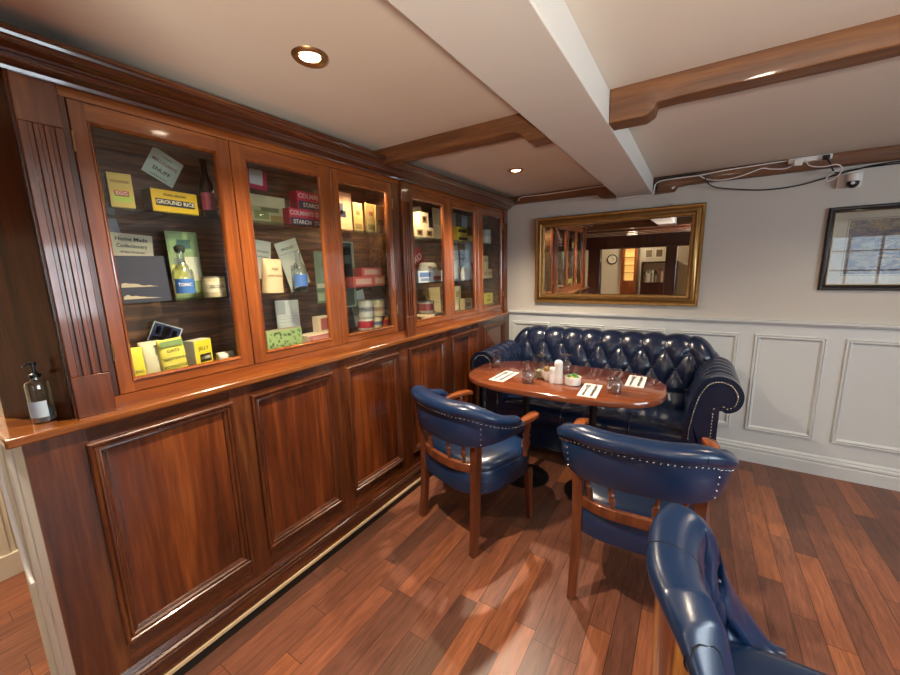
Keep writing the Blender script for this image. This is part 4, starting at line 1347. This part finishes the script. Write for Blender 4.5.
def oval(a, b, n=96, e=2.9):
    out = []
    for i in range(n):
        t = 2 * PI * i / n
        x = math.copysign(abs(math.cos(t)) ** (2 / e), math.cos(t)) * a
        y = math.copysign(abs(math.sin(t)) ** (2 / e), math.sin(t)) * b
        out.append((TC[0] + x * math.cos(TA) - y * math.sin(TA), TC[1] + x * math.sin(TA) + y * math.cos(TA)))
    return out


vs, fs = [], []
rings = [(-0.03, 0.712), (-0.006, 0.714), (0.0, 0.722), (0.001, 0.735), (-0.003, 0.746), (-0.010, 0.750)]
for off, z in rings:
    vs += [(x, y, z) for x, y in oval(0.603 + off, 0.357 + off)]
n = 96
for j in range(len(rings) - 1):
    for i in range(n):
        fs.append((j * n + i, j * n + (i + 1) % n, (j + 1) * n + (i + 1) % n, (j + 1) * n + i))
fs.append(tuple(reversed(range(n))))
fs.append(tuple((len(rings) - 1) * n + i for i in range(n)))
obj('tabletop', MB().add(vs, fs), M_table, tb, smooth=35)
for x, y in ((0.585, 2.345), (1.020, 2.362)):
    p = obj('pedestal', MB().lathe([(0.030, 0.03), (0.032, 0.05), (0.022, 0.07), (0.021, 0.64), (0.030, 0.66), (0.030, 0.68)], (x, y, 0), 18), M_black, tb, smooth=40, label='black iron pedestal')
    obj('top_plate', MB().box(x - 0.04, x + 0.04, y - 0.22, y + 0.22, 0.68, 0.712), M_black, p, bevel=0.004)
    obj('base_plate', MB().lathe([(0.16, 0), (0.16, 0.010), (0.13, 0.020), (0.05, 0.032), (0.032, 0.045)], (x, y, 0), 36), M_black, p, smooth=35)

# ------------------------------------------------------------------ tableware
ZT_ = 0.7503
NAPS = [((0.483, 2.213), 'white paper napkin with cutlery at the left end of the table, nearest the cabinet'),
        ((1.036, 2.172), 'white napkin with cutlery at the near table edge beside the packet bowl'),
        ((1.238, 2.482), 'white paper napkin with cutlery at the far right of the table by the sofa')]


def napkin(cx, cy, rot, label, which):
    M4 = Matrix.Translation((cx, cy, ZT_)) @ Matrix.Rotation(rot, 4, 'Z')
    mb = MB().box(-0.050, 0.050, -0.125, 0.125, 0, 0.0022, M4).box(-0.050, -0.002, -0.125, 0.125, 0.0022, 0.0036, M4)
    o = tag(obj('napkin', mb, M_napkin), label, 'napkin', 'napkins on the dining table')
    return M4


def cutlery(M4, x, kind, label):
    z = 0.0042
    vs, fs = [], []
    if kind == 'knife':
        out = [(-0.006, -0.11), (0.006, -0.11), (0.005, -0.01), (0.009, 0.005), (0.010, 0.07), (0.004, 0.102), (-0.003, 0.105), (-0.005, 0.0)]
    else:
        out = [(-0.006, -0.11), (0.006, -0.11), (0.003, 0.0), (0.004, 0.035), (0.012, 0.05), (0.012, 0.095), (0.009, 0.095), (0.009, 0.06), (0.0055, 0.06), (0.0055, 0.095), (0.0025, 0.095), (0.0025, 0.06),
               (-0.0025, 0.06), (-0.0025, 0.095), (-0.0055, 0.095), (-0.0055, 0.06), (-0.009, 0.06), (-0.009, 0.095), (-0.012, 0.095), (-0.012, 0.05), (-0.004, 0.035), (-0.003, 0.0)]
    k = len(out)
    for dz in (0, 0.0022):
        for a, b in out:
            lift = 0.004 * (1 - abs(b) / 0.11) if kind == 'fork' else 0.0005
            vs.append(M4 @ Vector((x + a, b, z + dz + lift)))
    fs = [tuple(reversed(range(k))), tuple(range(k, 2 * k))] + [(i, (i + 1) % k, k + (i + 1) % k, k + i) for i in range(k)]
    return tag(obj('table_' + kind, MB().add(vs, fs), M_chrome), label, kind)


where = ['at the left end of the table', 'at the near edge of the table', 'at the far right of the table']
for i, ((cx, cy), lab) in enumerate(NAPS):
    M4 = napkin(cx, cy, (-0.03, 0.06, 0.02)[i], lab.replace('potted butter ', 'packet '), i)
    cutlery(M4, -0.022, 'fork', 'steel fork on the napkin ' + where[i])
    cutlery(M4, 0.020, 'knife', 'steel knife on the napkin ' + where[i])


def wine_glass(x, y, label, k=1.0):
    prof = [(0.032, 0.0), (0.036, 0.018), (0.0375, 0.035), (0.037, 0.052), (0.032, 0.068), (0.020, 0.079), (0.007, 0.085), (0.0045, 0.092), (0.0045, 0.112), (0.009, 0.120), (0.031, 0.127), (0.033, 0.1295)]
    prof = [(r * k, z * k) for r, z in prof]
    return tag(obj('wine_glass', MB().lathe(prof, (x, y, ZT_), 28, cap=False), M_glass, smooth=180, solid=0.0012), label, 'glass', 'upturned wine glasses')


wine_glass(0.326, 2.418, 'upturned wine glass at the far left end of the table by the sofa arm', 0.9)
wine_glass(0.664, 2.165, 'upturned wine glass beside the tall glass bottle, left of the sugar bowl')
wine_glass(0.812, 2.470, 'upturned wine glass behind the white shaker, at the back of the table')
wine_glass(1.160, 2.205, 'upturned wine glass standing alone between the two right-hand napkins', 1.02)
cf = thing('oil_bottle', 'square clear glass bottle with black stopper standing behind the sugar bowl', 'bottle', (0.697, 2.292, ZT_))
obj('glass_body', MB().box(0.667, 0.727, 2.262, 2.322, ZT_, ZT_ + 0.150), M_bottle, cf, bevel=0.006)
obj('neck', MB().lathe([(0.022, 0.150), (0.014, 0.160), (0.013, 0.178)], (0.697, 2.292, ZT_), 18), M_bottle, cf, smooth=50)
obj('stopper', MB().lathe([(0.012, 0.178), (0.013, 0.190), (0.007, 0.200), (0.009, 0.207), (0.005, 0.212)], (0.697, 2.292, ZT_), 16), M_bplastic, cf, smooth=50)
obj('oil', MB().box(0.672, 0.722, 2.267, 2.317, ZT_ + 0.005, ZT_ + 0.052), flat('oil_gold', '#d8d0b0', 0.15), cf, bevel=0.005)
sg = thing('sugar_bowl', 'white china bowl filled with sugar sachets, left of the white shaker', 'bowl', (0.757, 2.262, ZT_))
obj('bowl', MB().lathe([(0.020, 0.0), (0.022, 0.004), (0.036, 0.030), (0.041, 0.066), (0.038, 0.066), (0.033, 0.032), (0.012, 0.012)], (0.757, 2.262, ZT_), 28), M_china, sg, smooth=60)
rr = random.Random(8)
for k in range(9):
    M4 = Matrix.Translation((0.757 + (k % 3 - 1) * 0.015, 2.262 + (k // 3 - 1) * 0.014, ZT_ + 0.024)) @ Matrix.Rotation(rr.uniform(-0.25, 0.25), 4, 'X') @ Matrix.Rotation(rr.uniform(-0.2, 0.2), 4, 'Y') @ Matrix.Rotation(rr.uniform(-0.5, 0.5), 4, 'Z')
    tag(obj('sugar_sachet', MB().box(-0.002, 0.002, -0.013, 0.013, 0, 0.062, M4), flat('sachet_brown', '#a87f3c', 0.5) if k % 3 else flat('sachet_white', '#d9cfb4', 0.5)), 'small %s paper sugar sachet standing in the white sugar bowl' % ('brown' if k % 3 else 'white'), 'sachet', 'sachets in the sugar bowl')
sh = thing('salt_shaker', 'tall white china shaker in the middle of the table setting', 'shaker', (0.834, 2.232, ZT_))
obj('body', MB().lathe([(0.028, 0), (0.031, 0.005), (0.026, 0.045), (0.0235, 0.10), (0.026, 0.118), (0.024, 0.135), (0.012, 0.145)], (0.834, 2.232, ZT_), 28), M_china, sh, smooth=60)
obj('pour_hole', MB().lathe([(0.0035, 0.1455), (0.0035, 0.1468)], (0.834, 2.232, ZT_), 10), M_ink, sh)
tag(obj('pepper_shaker', MB().lathe([(0.020, 0), (0.022, 0.004), (0.018, 0.03), (0.017, 0.075), (0.019, 0.085), (0.014, 0.098), (0.004, 0.100)], (0.800, 2.222, ZT_), 24), M_china, smooth=60), 'short white china shaker tucked between the sugar bowl and the tall shaker', 'shaker')
bw = thing('packet_bowl', 'round white china ramekin holding green foil packets on the table', 'bowl', (0.918, 2.246, ZT_))
obj('bowl', MB().lathe([(0.040, 0), (0.046, 0.004), (0.048, 0.050), (0.045, 0.051), (0.042, 0.010), (0.02, 0.008)], (0.918, 2.246, ZT_), 32), M_china, bw, smooth=50)
for k in range(8):
    a = k * 0.8
    M4 = Matrix.Translation((0.918 + 0.022 * math.cos(a), 2.246 + 0.022 * math.sin(a), ZT_ + 0.012 + 0.005 * (k % 3))) @ Matrix.Rotation(a, 4, 'Z') @ Matrix.Rotation(rr.uniform(-0.25, 0.25), 4, 'X')
    tag(obj('butter_packet', MB().box(-0.006, 0.006, -0.013, 0.013, 0, 0.040, M4), flat(('foil_green', 'foil_yellow')[k % 3 == 0], ('#5f9a52', '#d8c468')[k % 3 == 0], 0.4), bevel=0.002), 'small %s foil packet in the white ramekin' % ('yellow' if k % 3 == 0 else 'green'), 'packet', 'foil packets in the ramekin')

# ------------------------------------------------------------------ captain's chairs
M_nail = flat('nail_brass', '#a9b2c0', 0.25, 1.0)


def shoe(phi, a=0.294, b=0.252, cy=0.18, e=2.6):
    x = math.copysign(abs(math.sin(phi)) ** (2 / e), math.sin(phi)) * a
    return Vector((x, cy - math.copysign(abs(math.cos(phi)) ** (2 / e), math.cos(phi)) * b, 0))


def shoe_frame(phi, a=0.294, b=0.252, cy=0.18):
    p = shoe(phi, a, b, cy)
    t = (shoe(phi + 0.02, a, b, cy) - shoe(phi - 0.02, a, b, cy)).normalized()
    n_ = Vector((t.y, -t.x, 0))
    M4 = Matrix((n_, Vector((0, 0, 1)), t)).transposed().to_4x4()
    M4.translation = p
    return M4


def sstep(a, b, x):
    t = max(0, min(1, (x - a) / (b - a)))
    return t * t * (3 - 2 * t)


def superell(a, b, cy, e, n_=64):
    return [(math.copysign(abs(math.cos(t)) ** (2 / e), math.cos(t)) * a, cy + math.copysign(abs(math.sin(t)) ** (2 / e), math.sin(t)) * b) for t in [2 * PI * i / n_ for i in range(n_)]]


def loft(levels, n_=64):
    vs, fs = [], []
    for a, b, cy, e, z in levels:
        vs += [(x, y, z) for x, y in superell(a, b, cy, e, n_)]
    for j in range(len(levels) - 1):
        for i in range(n_):
            fs.append((j * n_ + i, j * n_ + (i + 1) % n_, (j + 1) * n_ + (i + 1) % n_, (j + 1) * n_ + i))
    fs.append(tuple(reversed(range(n_))))
    fs.append(tuple((len(levels) - 1) * n_ + i for i in range(n_)))
    return MB().add(vs, fs)


def turned(p0, p1, prof, n_=12):
    p0, p1 = Vector(p0), Vector(p1)
    d = p1 - p0
    q = d.to_track_quat('Z', 'Y').to_matrix().to_4x4()
    return MB().lathe([(r, t * d.length) for t, r in prof], p0, n_, q)


def square_leg(path, w0, w1):
    k = len(path)
    rad = [(w0 + (w1 - w0) * i / (k - 1)) * 0.7071 for i in range(k)]
    path = [Vector(p) for p in path]
    vs, fs = [], []
    for i, p in enumerate(path):
        for sx, sy in ((1, 1), (-1, 1), (-1, -1), (1, -1)):
            vs.append(p + Vector((sx * rad[i] * 0.7071, sy * rad[i] * 0.7071, 0)))
    for i in range(k - 1):
        for j in range(4):
            fs.append((i * 4 + j, i * 4 + (j + 1) % 4, (i + 1) * 4 + (j + 1) % 4, (i + 1) * 4 + j))
    fs.append((3, 2, 1, 0))
    fs.append(tuple((k - 1) * 4 + j for j in range(4)))
    return MB().add(vs, fs)


def seat_parts(t):
    A, B, CY = 0.262, 0.252, 0.202
    obj('apron', loft([(A * 0.97, B * 0.97, CY, 3.2, 0.322), (A, B, CY, 3.2, 0.330), (A * 1.012, B * 1.012, CY, 3.2, 0.385), (A, B, CY, 3.2, 0.440), (A * 0.985, B * 0.985, CY, 3.2, 0.446)]), M_blue, t, smooth=40)
    obj('seat', loft([(A * 0.985, B * 0.985, CY, 3.2, 0.4462), (A * 1.0, B * 1.0, CY, 3.2, 0.456), (A * 0.985, B * 0.985, CY, 3.1, 0.472), (A * 0.93, B * 0.93, CY, 3.0, 0.486), (A * 0.8, B * 0.8, CY, 2.8, 0.496), (A * 0.5, B * 0.5, CY, 2.4, 0.503), (A * 0.1, B * 0.1, CY, 2, 0.505)]), M_blue, t, smooth=60)


def captain_chair(label):
    t = thing('captain_chair', label, 'chair', (0, 0, 0), 0)
    seat_parts(t)
    PM = math.radians(100)
    N_ = 60
    phis = [-PM + 2 * PM * i / N_ for i in range(N_ + 1)]

    def zt(p):
        return 0.757 - 0.080 * sstep(math.radians(30), PM, abs(p))

    def zb(p):
        return 0.598 + 0.026 * sstep(math.radians(35), PM, abs(p))
    frames = [shoe_frame(p) for p in phis]

    def band(i):
        b_, t_ = zb(phis[i]), zt(phis[i])
        return [(-0.016, b_), (0.012, b_ - 0.002), (0.018, b_ + 0.010), (0.024, (b_ + t_) / 2), (0.030, t_ - 0.004), (0.026, t_ + 0.004), (-0.010, t_ + 0.004), (-0.020, (b_ + t_) / 2)]
    obj('backrest', MB().sweep(frames, band), M_blue, t, smooth=55, label='curved navy leather back panel')

    def pad(i):
        p = phis[i]
        k = 1 - 0.30 * sstep(math.radians(50), PM, abs(p))
        e = sstep(math.radians(86), PM, abs(p))
        k *= math.sqrt(max(0.03, 1 - e * e * 0.95))
        c0, c1 = 0.006, zt(p) + 0.028 * k
        return [(c0 + 0.048 * k * math.copysign(abs(math.cos(q)) ** 0.85, math.cos(q)), c1 + 0.034 * k * math.copysign(abs(math.sin(q)) ** 0.85, math.sin(q))) for q in [2 * PI * j / 20 for j in range(20)]]
    pd = obj('top_pad', MB().sweep(frames, pad), M_blue, t, smooth=180, label='rolled padded top rail')
    mb = MB()
    for p in (-0.62, 0.62):
        f_ = shoe_frame(p)
        q0 = [(0.006 + 0.0485 * math.cos(q), zt(p) + 0.028 + 0.0345 * math.sin(q)) for q in [2 * PI * j / 20 for j in range(20)]]
        mb.tube([f_ @ Vector((a, b, 0)) for a, b in q0], 0.0013, 6, closed=True)
    obj('seam', mb, M_seam, pd, smooth=180)
    mb = MB()
    L_ = 0
    last = None
    for i in range(0, 401):
        p = -PM + 2 * PM * i / 400
        q = shoe_frame(p) @ Vector((0.0305, zt(p) - 0.008, 0))
        if last is None or (q - last).length > 0.021:
            mb.ball(q, 0.0052, 6)
            last = q
    for s_ in (-1, 1):
        for off in (-0.075, 0.075) if False else (0.0,):
            for k in range(5):
                z = 0.615 + 0.028 * k
                p = s_ * math.radians(52)
                mb.ball(shoe_frame(p) @ Vector((0.019 + 0.010 * (k / 4), z, 0)), 0.0050, 6)
        for dx in (-0.028, 0.028):
            for k in range(3):
                ang = math.atan2(0.0, 1)
                mb.ball((s_ * (0.214) + dx, 0.012 - 0.010 if abs(s_ * 0.214 + dx) < 0.214 else 0.045, 0.345 + 0.027 * k), 0.0042, 6)
    obj('nail_trim', mb, M_nail, t, smooth=180, label='row of bright nail heads')
    fr = [shoe_frame(math.radians(-50 + 100 * i / 30), 0.262, 0.236, 0.182) for i in range(31)]
    obj('back_rail', MB().sweep(fr, [(-0.013, 0.4475), (0.013, 0.4475), (0.015, 0.470), (0.011, 0.492), (-0.011, 0.492), (-0.015, 0.470)]), M_chairw, t, smooth=40, bevel=0.002)
    for dg_ in (-31, -11, 11, 31):
        p = math.radians(dg_)
        a_ = shoe(p, 0.262, 0.236, 0.182)
        b_ = shoe(p)
        obj('spindle', turned((a_.x, a_.y, 0.490), (b_.x, b_.y, 0.602), [(0, 0.007), (0.12, 0.0075), (0.3, 0.012), (0.45, 0.013), (0.55, 0.0075), (0.62, 0.012), (0.68, 0.0075), (0.85, 0.009), (1, 0.007)]), M_chairw, t, smooth=60)
    for s_ in (-1, 1):
        obj('leg', square_leg([(s_ * 0.222, -0.030, 0), (s_ * 0.218, -0.014, 0.14), (s_ * 0.214, -0.004, 0.30), (s_ * 0.214, 0.000, 0.45), (s_ * 0.218, 0.002, 0.606)], 0.036, 0.044), M_chairw, t, bevel=0.003)
        obj('leg', square_leg([(s_ * 0.218, 0.430, 0), (s_ * 0.216, 0.420, 0.18), (s_ * 0.214, 0.412, 0.33)], 0.026, 0.040), M_chairw, t, bevel=0.003)
        obj('arm_post', turned((s_ * 0.252, 0.335, 0.440), (s_ * 0.276, 0.330, 0.652), [(0, 0.016), (0.08, 0.019), (0.14, 0.012), (0.22, 0.020), (0.38, 0.024), (0.52, 0.014), (0.58, 0.021), (0.64, 0.013), (0.78, 0.018), (0.9, 0.019), (1, 0.016)], 16), M_chairw, t, smooth=60)
        path = [(s_ * 0.281, 0.215, 0.655), (s_ * 0.283, 0.27, 0.660), (s_ * 0.280, 0.33, 0.664), (s_ * 0.272, 0.385, 0.664), (s_ * 0.262, 0.42, 0.657)]
        wd = [0.020, 0.022, 0.029, 0.031, 0.018]
        vs, fs = [], []
        for i, (x, y, z) in enumerate(path):
            for k in range(10):
                q = 2 * PI * k / 10
                vs.append((x + wd[i] * math.copysign(abs(math.cos(q)) ** 0.6, math.cos(q)), y, z + 0.015 * math.copysign(abs(math.sin(q)) ** 0.6, math.sin(q))))
        for i in range(4):
            for k in range(10):
                fs.append((i * 10 + k, i * 10 + (k + 1) % 10, (i + 1) * 10 + (k + 1) % 10, (i + 1) * 10 + k))
        fs.append(tuple(reversed(range(10))))
        fs.append(tuple(40 + k for k in range(10)))
        obj('arm', MB().add(vs, fs), M_armw, t, smooth=50, bevel=0.001, label='bare wooden arm rest')
    return t


ch1 = captain_chair('navy leather captain\'s chair with wooden arms beside the mahogany cabinet, left of the table')
ch2 = copy_tree(ch1)
ch2['label'] = 'navy leather captain\'s chair at the right end of the table, behind the tub chair'
ch1.location = (0.439, 1.585, 0)
ch1.rotation_euler = (0, 0, -math.atan2(0.30, 0.95))
ch2.location = (1.355, 1.545, 0)
ch2.rotation_euler = (0, 0, 0.06)

# tub-backed chair in the foreground, facing right
M_veneer = wood('figured_veneer', '#2b120a', '#c08a3e', 'z', 0.3, 0.5, 0.8, mid='#6a3018', contrast=(0.35, 0.62), big=1.4)
tub = thing('tub_chair', 'navy leather buttoned tub chair in the foreground, turned to the right, seen from above', 'chair', (0, 0, 0))
A_, B_, CY_ = 0.265, 0.275, 0.275
PM = math.radians(93)


def tub_pt(phi, off=0.0):
    e = 2.5
    x = math.copysign(abs(math.sin(phi)) ** (2 / e), math.sin(phi)) * (A_ + off)
    y = CY_ - math.copysign(abs(math.cos(phi)) ** (2 / e), math.cos(phi)) * (B_ + off)
    return Vector((x, y, 0))


def tub_nrm(phi):
    p2 = (tub_pt(phi + 0.02) - tub_pt(phi - 0.02)).normalized()
    return Vector((p2.y, -p2.x, 0))


def tub_top(phi):
    v = tub_pt(phi).y
    ks = [(-1, 0.83), (0.03, 0.83), (0.06, 0.80), (0.10, 0.72), (0.15, 0.61), (0.20, 0.52), (0.25, 0.45), (0.275, 0.42), (9, 0.41)]
    for (a, b), (c, d) in zip(ks[:-1], ks[1:]):
        if a <= v <= c:
            return b + (d - b) * (v - a) / (c - a)
    return 0.41


def tub_thick(phi):
    return 1 - 0.45 * sstep(0.06, 0.26, tub_pt(phi).y)


def tub_prof(phi):
    T_ = tub_top(phi)
    k = tub_thick(phi)
    zb_ = min(0.44, T_ - 0.075)
    pr = 0.036 * k
    out = [(0.004, T_ - pr * 1.9), (0.020, T_ - pr * 1.6), (0.032 * k, T_ - pr * 0.9), (0.024 * k, T_ - pr * 0.25), (-0.006, T_), (-0.044 * k, T_ - pr * 0.2), (-0.072 * k, T_ - pr * 0.9)]
    d = T_ - pr * 0.9 - zb_
    for q in (0.15, 0.3, 0.45, 0.6, 0.75, 0.9, 1.0):
        out.append((-0.074 * k - 0.016 * math.sin(q * 2.6) - 0.012 * q, T_ - pr * 0.9 - d * q))
    return out


NP = 140
TUB_ROWS = [smooth_path([(a, b, 0) for a, b in tub_prof(-PM + 2 * PM * i / NP)], 4) for i in range(NP + 1)]
cols = len(TUB_ROWS[0])


def tub_surface(phi, t, lift=0.0):
    i = max(0, min(NP, int(round((phi + PM) / (2 * PM) * NP))))
    q = TUB_ROWS[i][max(0, min(cols - 1, int(round(t * (cols - 1)))))]
    return tub_pt(phi) + tub_nrm(phi) * (q.x + lift) + Vector((0, 0, q.y))


vs, fs = [], []
for i in range(NP + 1):
    phi = -PM + 2 * PM * i / NP
    p, nrm = tub_pt(phi), tub_nrm(phi)
    for j, q in enumerate(TUB_ROWS[i]):
        t = j / (cols - 1)
        off = q.x
        for row, tt in ((0, 0.60), (1, 0.82)):
            for k in range(-3, 4):
                pk = (k + 0.5 * row) * 0.46
                if abs(pk) > 1.3:
                    continue
                du = (phi - pk) * 0.26
                dv = (t - tt) * 0.45
                off += 0.020 * math.exp(-(du * du + dv * dv) / 0.0009)
                if row == 0 and 0.44 < t < tt:
                    off += 0.010 * math.exp(-du * du / 0.00006) * sstep(0.44, 0.50, t)
                if row == 0 and t > tt:
                    for sg in (-1, 1):
                        dd = (phi - pk) - sg * 0.23 * (t - tt) / 0.22
                        if t < 0.82:
                            off += 0.006 * math.exp(-(dd * 0.26) ** 2 / 0.00006)
        vs.append(p + nrm * off + Vector((0, 0, q.y)))
for i in range(NP):
    for j in range(cols - 1):
        fs.append((i * cols + j, i * cols + j + 1, (i + 1) * cols + j + 1, (i + 1) * cols + j))
fs.append(tuple(range(cols)))
fs.append(tuple(NP * cols + j for j in range(cols)))
tb_in = obj('backrest', MB().add(vs, fs), M_blue, tub, smooth=60, label='buttoned navy leather back with rolled rim')
vs, fs = [], []
for i in range(NP + 1):
    phi = -PM + 2 * PM * i / NP
    p, nrm = tub_pt(phi), tub_nrm(phi)
    T_ = tub_top(phi) - 0.058 * tub_thick(phi)
    for off, z in ((-0.034, 0.36), (-0.010, 0.36), (0.0, 0.38), (0.006, (0.38 + T_) / 2), (0.010, T_), (-0.014, T_)):
        vs.append(p + nrm * off + Vector((0, 0, z)))
for i in range(NP):
    for j in range(6):
        fs.append((i * 6 + j, i * 6 + (j + 1) % 6, (i + 1) * 6 + (j + 1) % 6, (i + 1) * 6 + j))
fs.append(tuple(range(6)))
fs.append(tuple(NP * 6 + j for j in range(6)))
shell = obj('outer_shell', MB().add(vs, fs), M_veneer, tub, smooth=50, label='figured brown veneer outer shell')
mb = MB()
last = None
for i in range(0, 500):
    phi = -PM + 2 * PM * i / 499
    q = tub_pt(phi) + tub_nrm(phi) * 0.012 + Vector((0, 0, tub_top(phi) - 0.066 * tub_thick(phi)))
    if last is None or (q - last).length > 0.020:
        mb.ball(q, 0.004, 6)
        last = q
obj('nail_trim', mb, M_nail, tub, smooth=180)
mb = MB()
for phi in (-0.86, 0.05, 0.80):
    obj('seam', MB().tube([tub_surface(phi, t / 60, 0.0004) for t in range(2, 32)], 0.0014, 6), M_seam, tub, smooth=180)
mb.tube([tub_surface(0.90 + 0.085 * math.cos(q), 0.27 + 0.10 * math.sin(q), 0.0006) for q in [2 * PI * k / 24 for k in range(24)]], 0.0016, 6, closed=True)
obj('seam', mb, M_seam, tub, smooth=180)
for row, tt in ((0, 0.60), (1, 0.82)):
    for k in range(-2, 3):
        pk = (k + 0.5 * row) * 0.46
        if abs(pk) < 1.2:
            obj('button', MB().ball(tub_surface(pk, tt, 0.018), 0.009, 10), M_button, tub, smooth=180)
A, B, CY = 0.200, 0.235, 0.315
obj('seat', loft([(A * 0.97, B * 0.97, CY, 3.0, 0.34), (A, B, CY, 3.0, 0.35), (A, B, CY, 3.0, 0.43), (A * 0.99, B * 0.99, CY, 3.0, 0.45), (A * 0.93, B * 0.93, CY, 3, 0.468), (A * 0.8, B * 0.8, CY, 2.8, 0.478), (A * 0.4, B * 0.4, CY, 2.4, 0.484)]), M_blue, tub, smooth=60)
for x, y0_, y1_ in ((-0.18, 0.06, 0.02), (0.18, 0.06, 0.02), (-0.19, 0.50, 0.52), (0.19, 0.50, 0.52)):
    obj('leg', square_leg([(x * 1.05, y1_, 0), (x * 1.02, (y0_ + y1_) / 2, 0.18), (x, y0_, 0.345)], 0.026, 0.038), M_chairw, tub, bevel=0.003)
tub.location = (1.478, 0.92, 0)
tub.rotation_euler = (0, 0, -PI / 2 + 0.02)

# added uplighter behind the camera, put there to brighten the ceiling
ul = thing('added_uplighter', 'added unseen brass uplighter behind the viewpoint, there to brighten the ceiling', 'lamp', (1.80, -1.0, 0))
obj('base', MB().lathe([(0.14, 0), (0.14, 0.015), (0.03, 0.035)], (1.80, -1.0, 0), 28), M_brass, ul, smooth=40)
obj('pole', MB().lathe([(0.012, 0.03), (0.012, 1.14)], (1.80, -1.0, 0), 14), M_brass, ul, smooth=60)
obj('bowl', MB().lathe([(0.02, 1.14), (0.10, 1.16), (0.17, 1.22), (0.165, 1.22), (0.09, 1.17), (0.0, 1.155)], (1.80, -1.0, 0), 28, cap=False), M_brass, ul, smooth=60)
light('added_uplighter_beam', 'SPOT', (1.80, -1.0, 1.235), ADDED_UPLIGHT, (1.0, 0.88, 0.74), (PI, 0, 0), 0.10, spot=math.radians(166), blend=0.25)

# ------------------------------------------------------------------ things of the far room, seen in the mirror
tag(obj('wall_clock', MB().lathe([(0.135, 0), (0.135, 0.03), (0.12, 0.035), (0.11, 0.02)], (-0.48, -4.699, 1.42), 28, Matrix.Rotation(-PI / 2, 4, 'X')), M_black, smooth=40), 'round black framed wall clock in the far room reflected in the mirror', 'clock')
cl = [o for o in bpy.data.objects if o.name == 'wall_clock'][0]
obj('clock_face', MB().lathe([(0.108, 0.0205), (0.108, 0.023)], (-0.48, -4.699, 1.42), 28, Matrix.Rotation(-PI / 2, 4, 'X')), flat('clock_cream', '#ece6d4', 0.5), cl)
obj('clock_hands', MB().box(-0.484, -0.476, -4.674, -4.672, 1.42, 1.51).box(-0.48, -0.42, -4.674, -4.672, 1.416, 1.424), M_black, cl)
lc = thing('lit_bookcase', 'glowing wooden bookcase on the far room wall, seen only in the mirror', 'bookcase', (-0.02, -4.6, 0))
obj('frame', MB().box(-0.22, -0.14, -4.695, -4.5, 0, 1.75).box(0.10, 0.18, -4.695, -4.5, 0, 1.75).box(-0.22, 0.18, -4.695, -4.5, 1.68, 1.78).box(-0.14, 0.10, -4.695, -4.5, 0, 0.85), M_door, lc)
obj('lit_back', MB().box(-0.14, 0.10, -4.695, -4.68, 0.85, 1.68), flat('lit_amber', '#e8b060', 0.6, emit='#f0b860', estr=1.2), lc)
for z in (1.05, 1.25, 1.45):
    obj('shelf', MB().box(-0.14, 0.10, -4.68, -4.52, z, z + 0.015), M_door, lc)
for i, (x0, x1) in enumerate(((0.32, 0.52), (0.56, 0.76), (0.80, 0.98))):
    f_ = tag(obj('framed_print', MB().box(x0, x1, -4.699, -4.68, 1.42, 1.66), flat('cream_frame', '#e4dcc4', 0.5)), ['left', 'middle', 'right'][i] + ' one of three pale framed prints on the far room wall', 'picture', 'prints in the far room')
    obj('print', MB().box(x0 + 0.03, x1 - 0.03, -4.68, -4.678, 1.45, 1.63), flat('print_sepia%d' % i, ('#8a7a5c', '#6f5a3c', '#9a8a6c')[i], 0.6, var=0.5, scale=25), f_)
cb = thing('book_shelf', 'dark shelf of mixed books and crockery under the far room prints', 'bookcase', (0.7, -4.6, 0))
obj('case', MB().box(0.28, 1.10, -4.695, -4.45, 0, 0.80).box(0.28, 1.10, -4.695, -4.45, 1.30, 1.33).box(0.28, 0.31, -4.695, -4.45, 0.8, 1.3).box(1.07, 1.10, -4.695, -4.45, 0.8, 1.3), M_post, cb)
rr = random.Random(12)
x = 0.32
k = 0
while x < 1.02:
    wdt = rr.uniform(0.03, 0.05)
    cname = rr.choice(['#8c7a60', '#5a6a7c', '#b0a48c', '#7c4a38', '#c8c0ac', '#45503c'])
    hgt = rr.uniform(0.20, 0.34)
    tag(obj('book', MB().box(x, x + wdt - 0.003, -4.68, -4.50, 0.8005, 0.8005 + hgt), flat('book_' + cname, cname, 0.6)), 'upright %s book on the dark shelf of the far room' % {'#8c7a60': 'tan', '#5a6a7c': 'slate blue', '#b0a48c': 'beige', '#7c4a38': 'russet', '#c8c0ac': 'cream', '#45503c': 'dark green'}[cname], 'book', 'books on the far room shelf')
    x += wdt
    k += 1
light('far_room_fill', 'POINT', (0.1, -3.9, 1.9), 28, (1.0, 0.82, 0.6), size=0.12)  # added bare light without a fixture, brightens the far room in the mirror
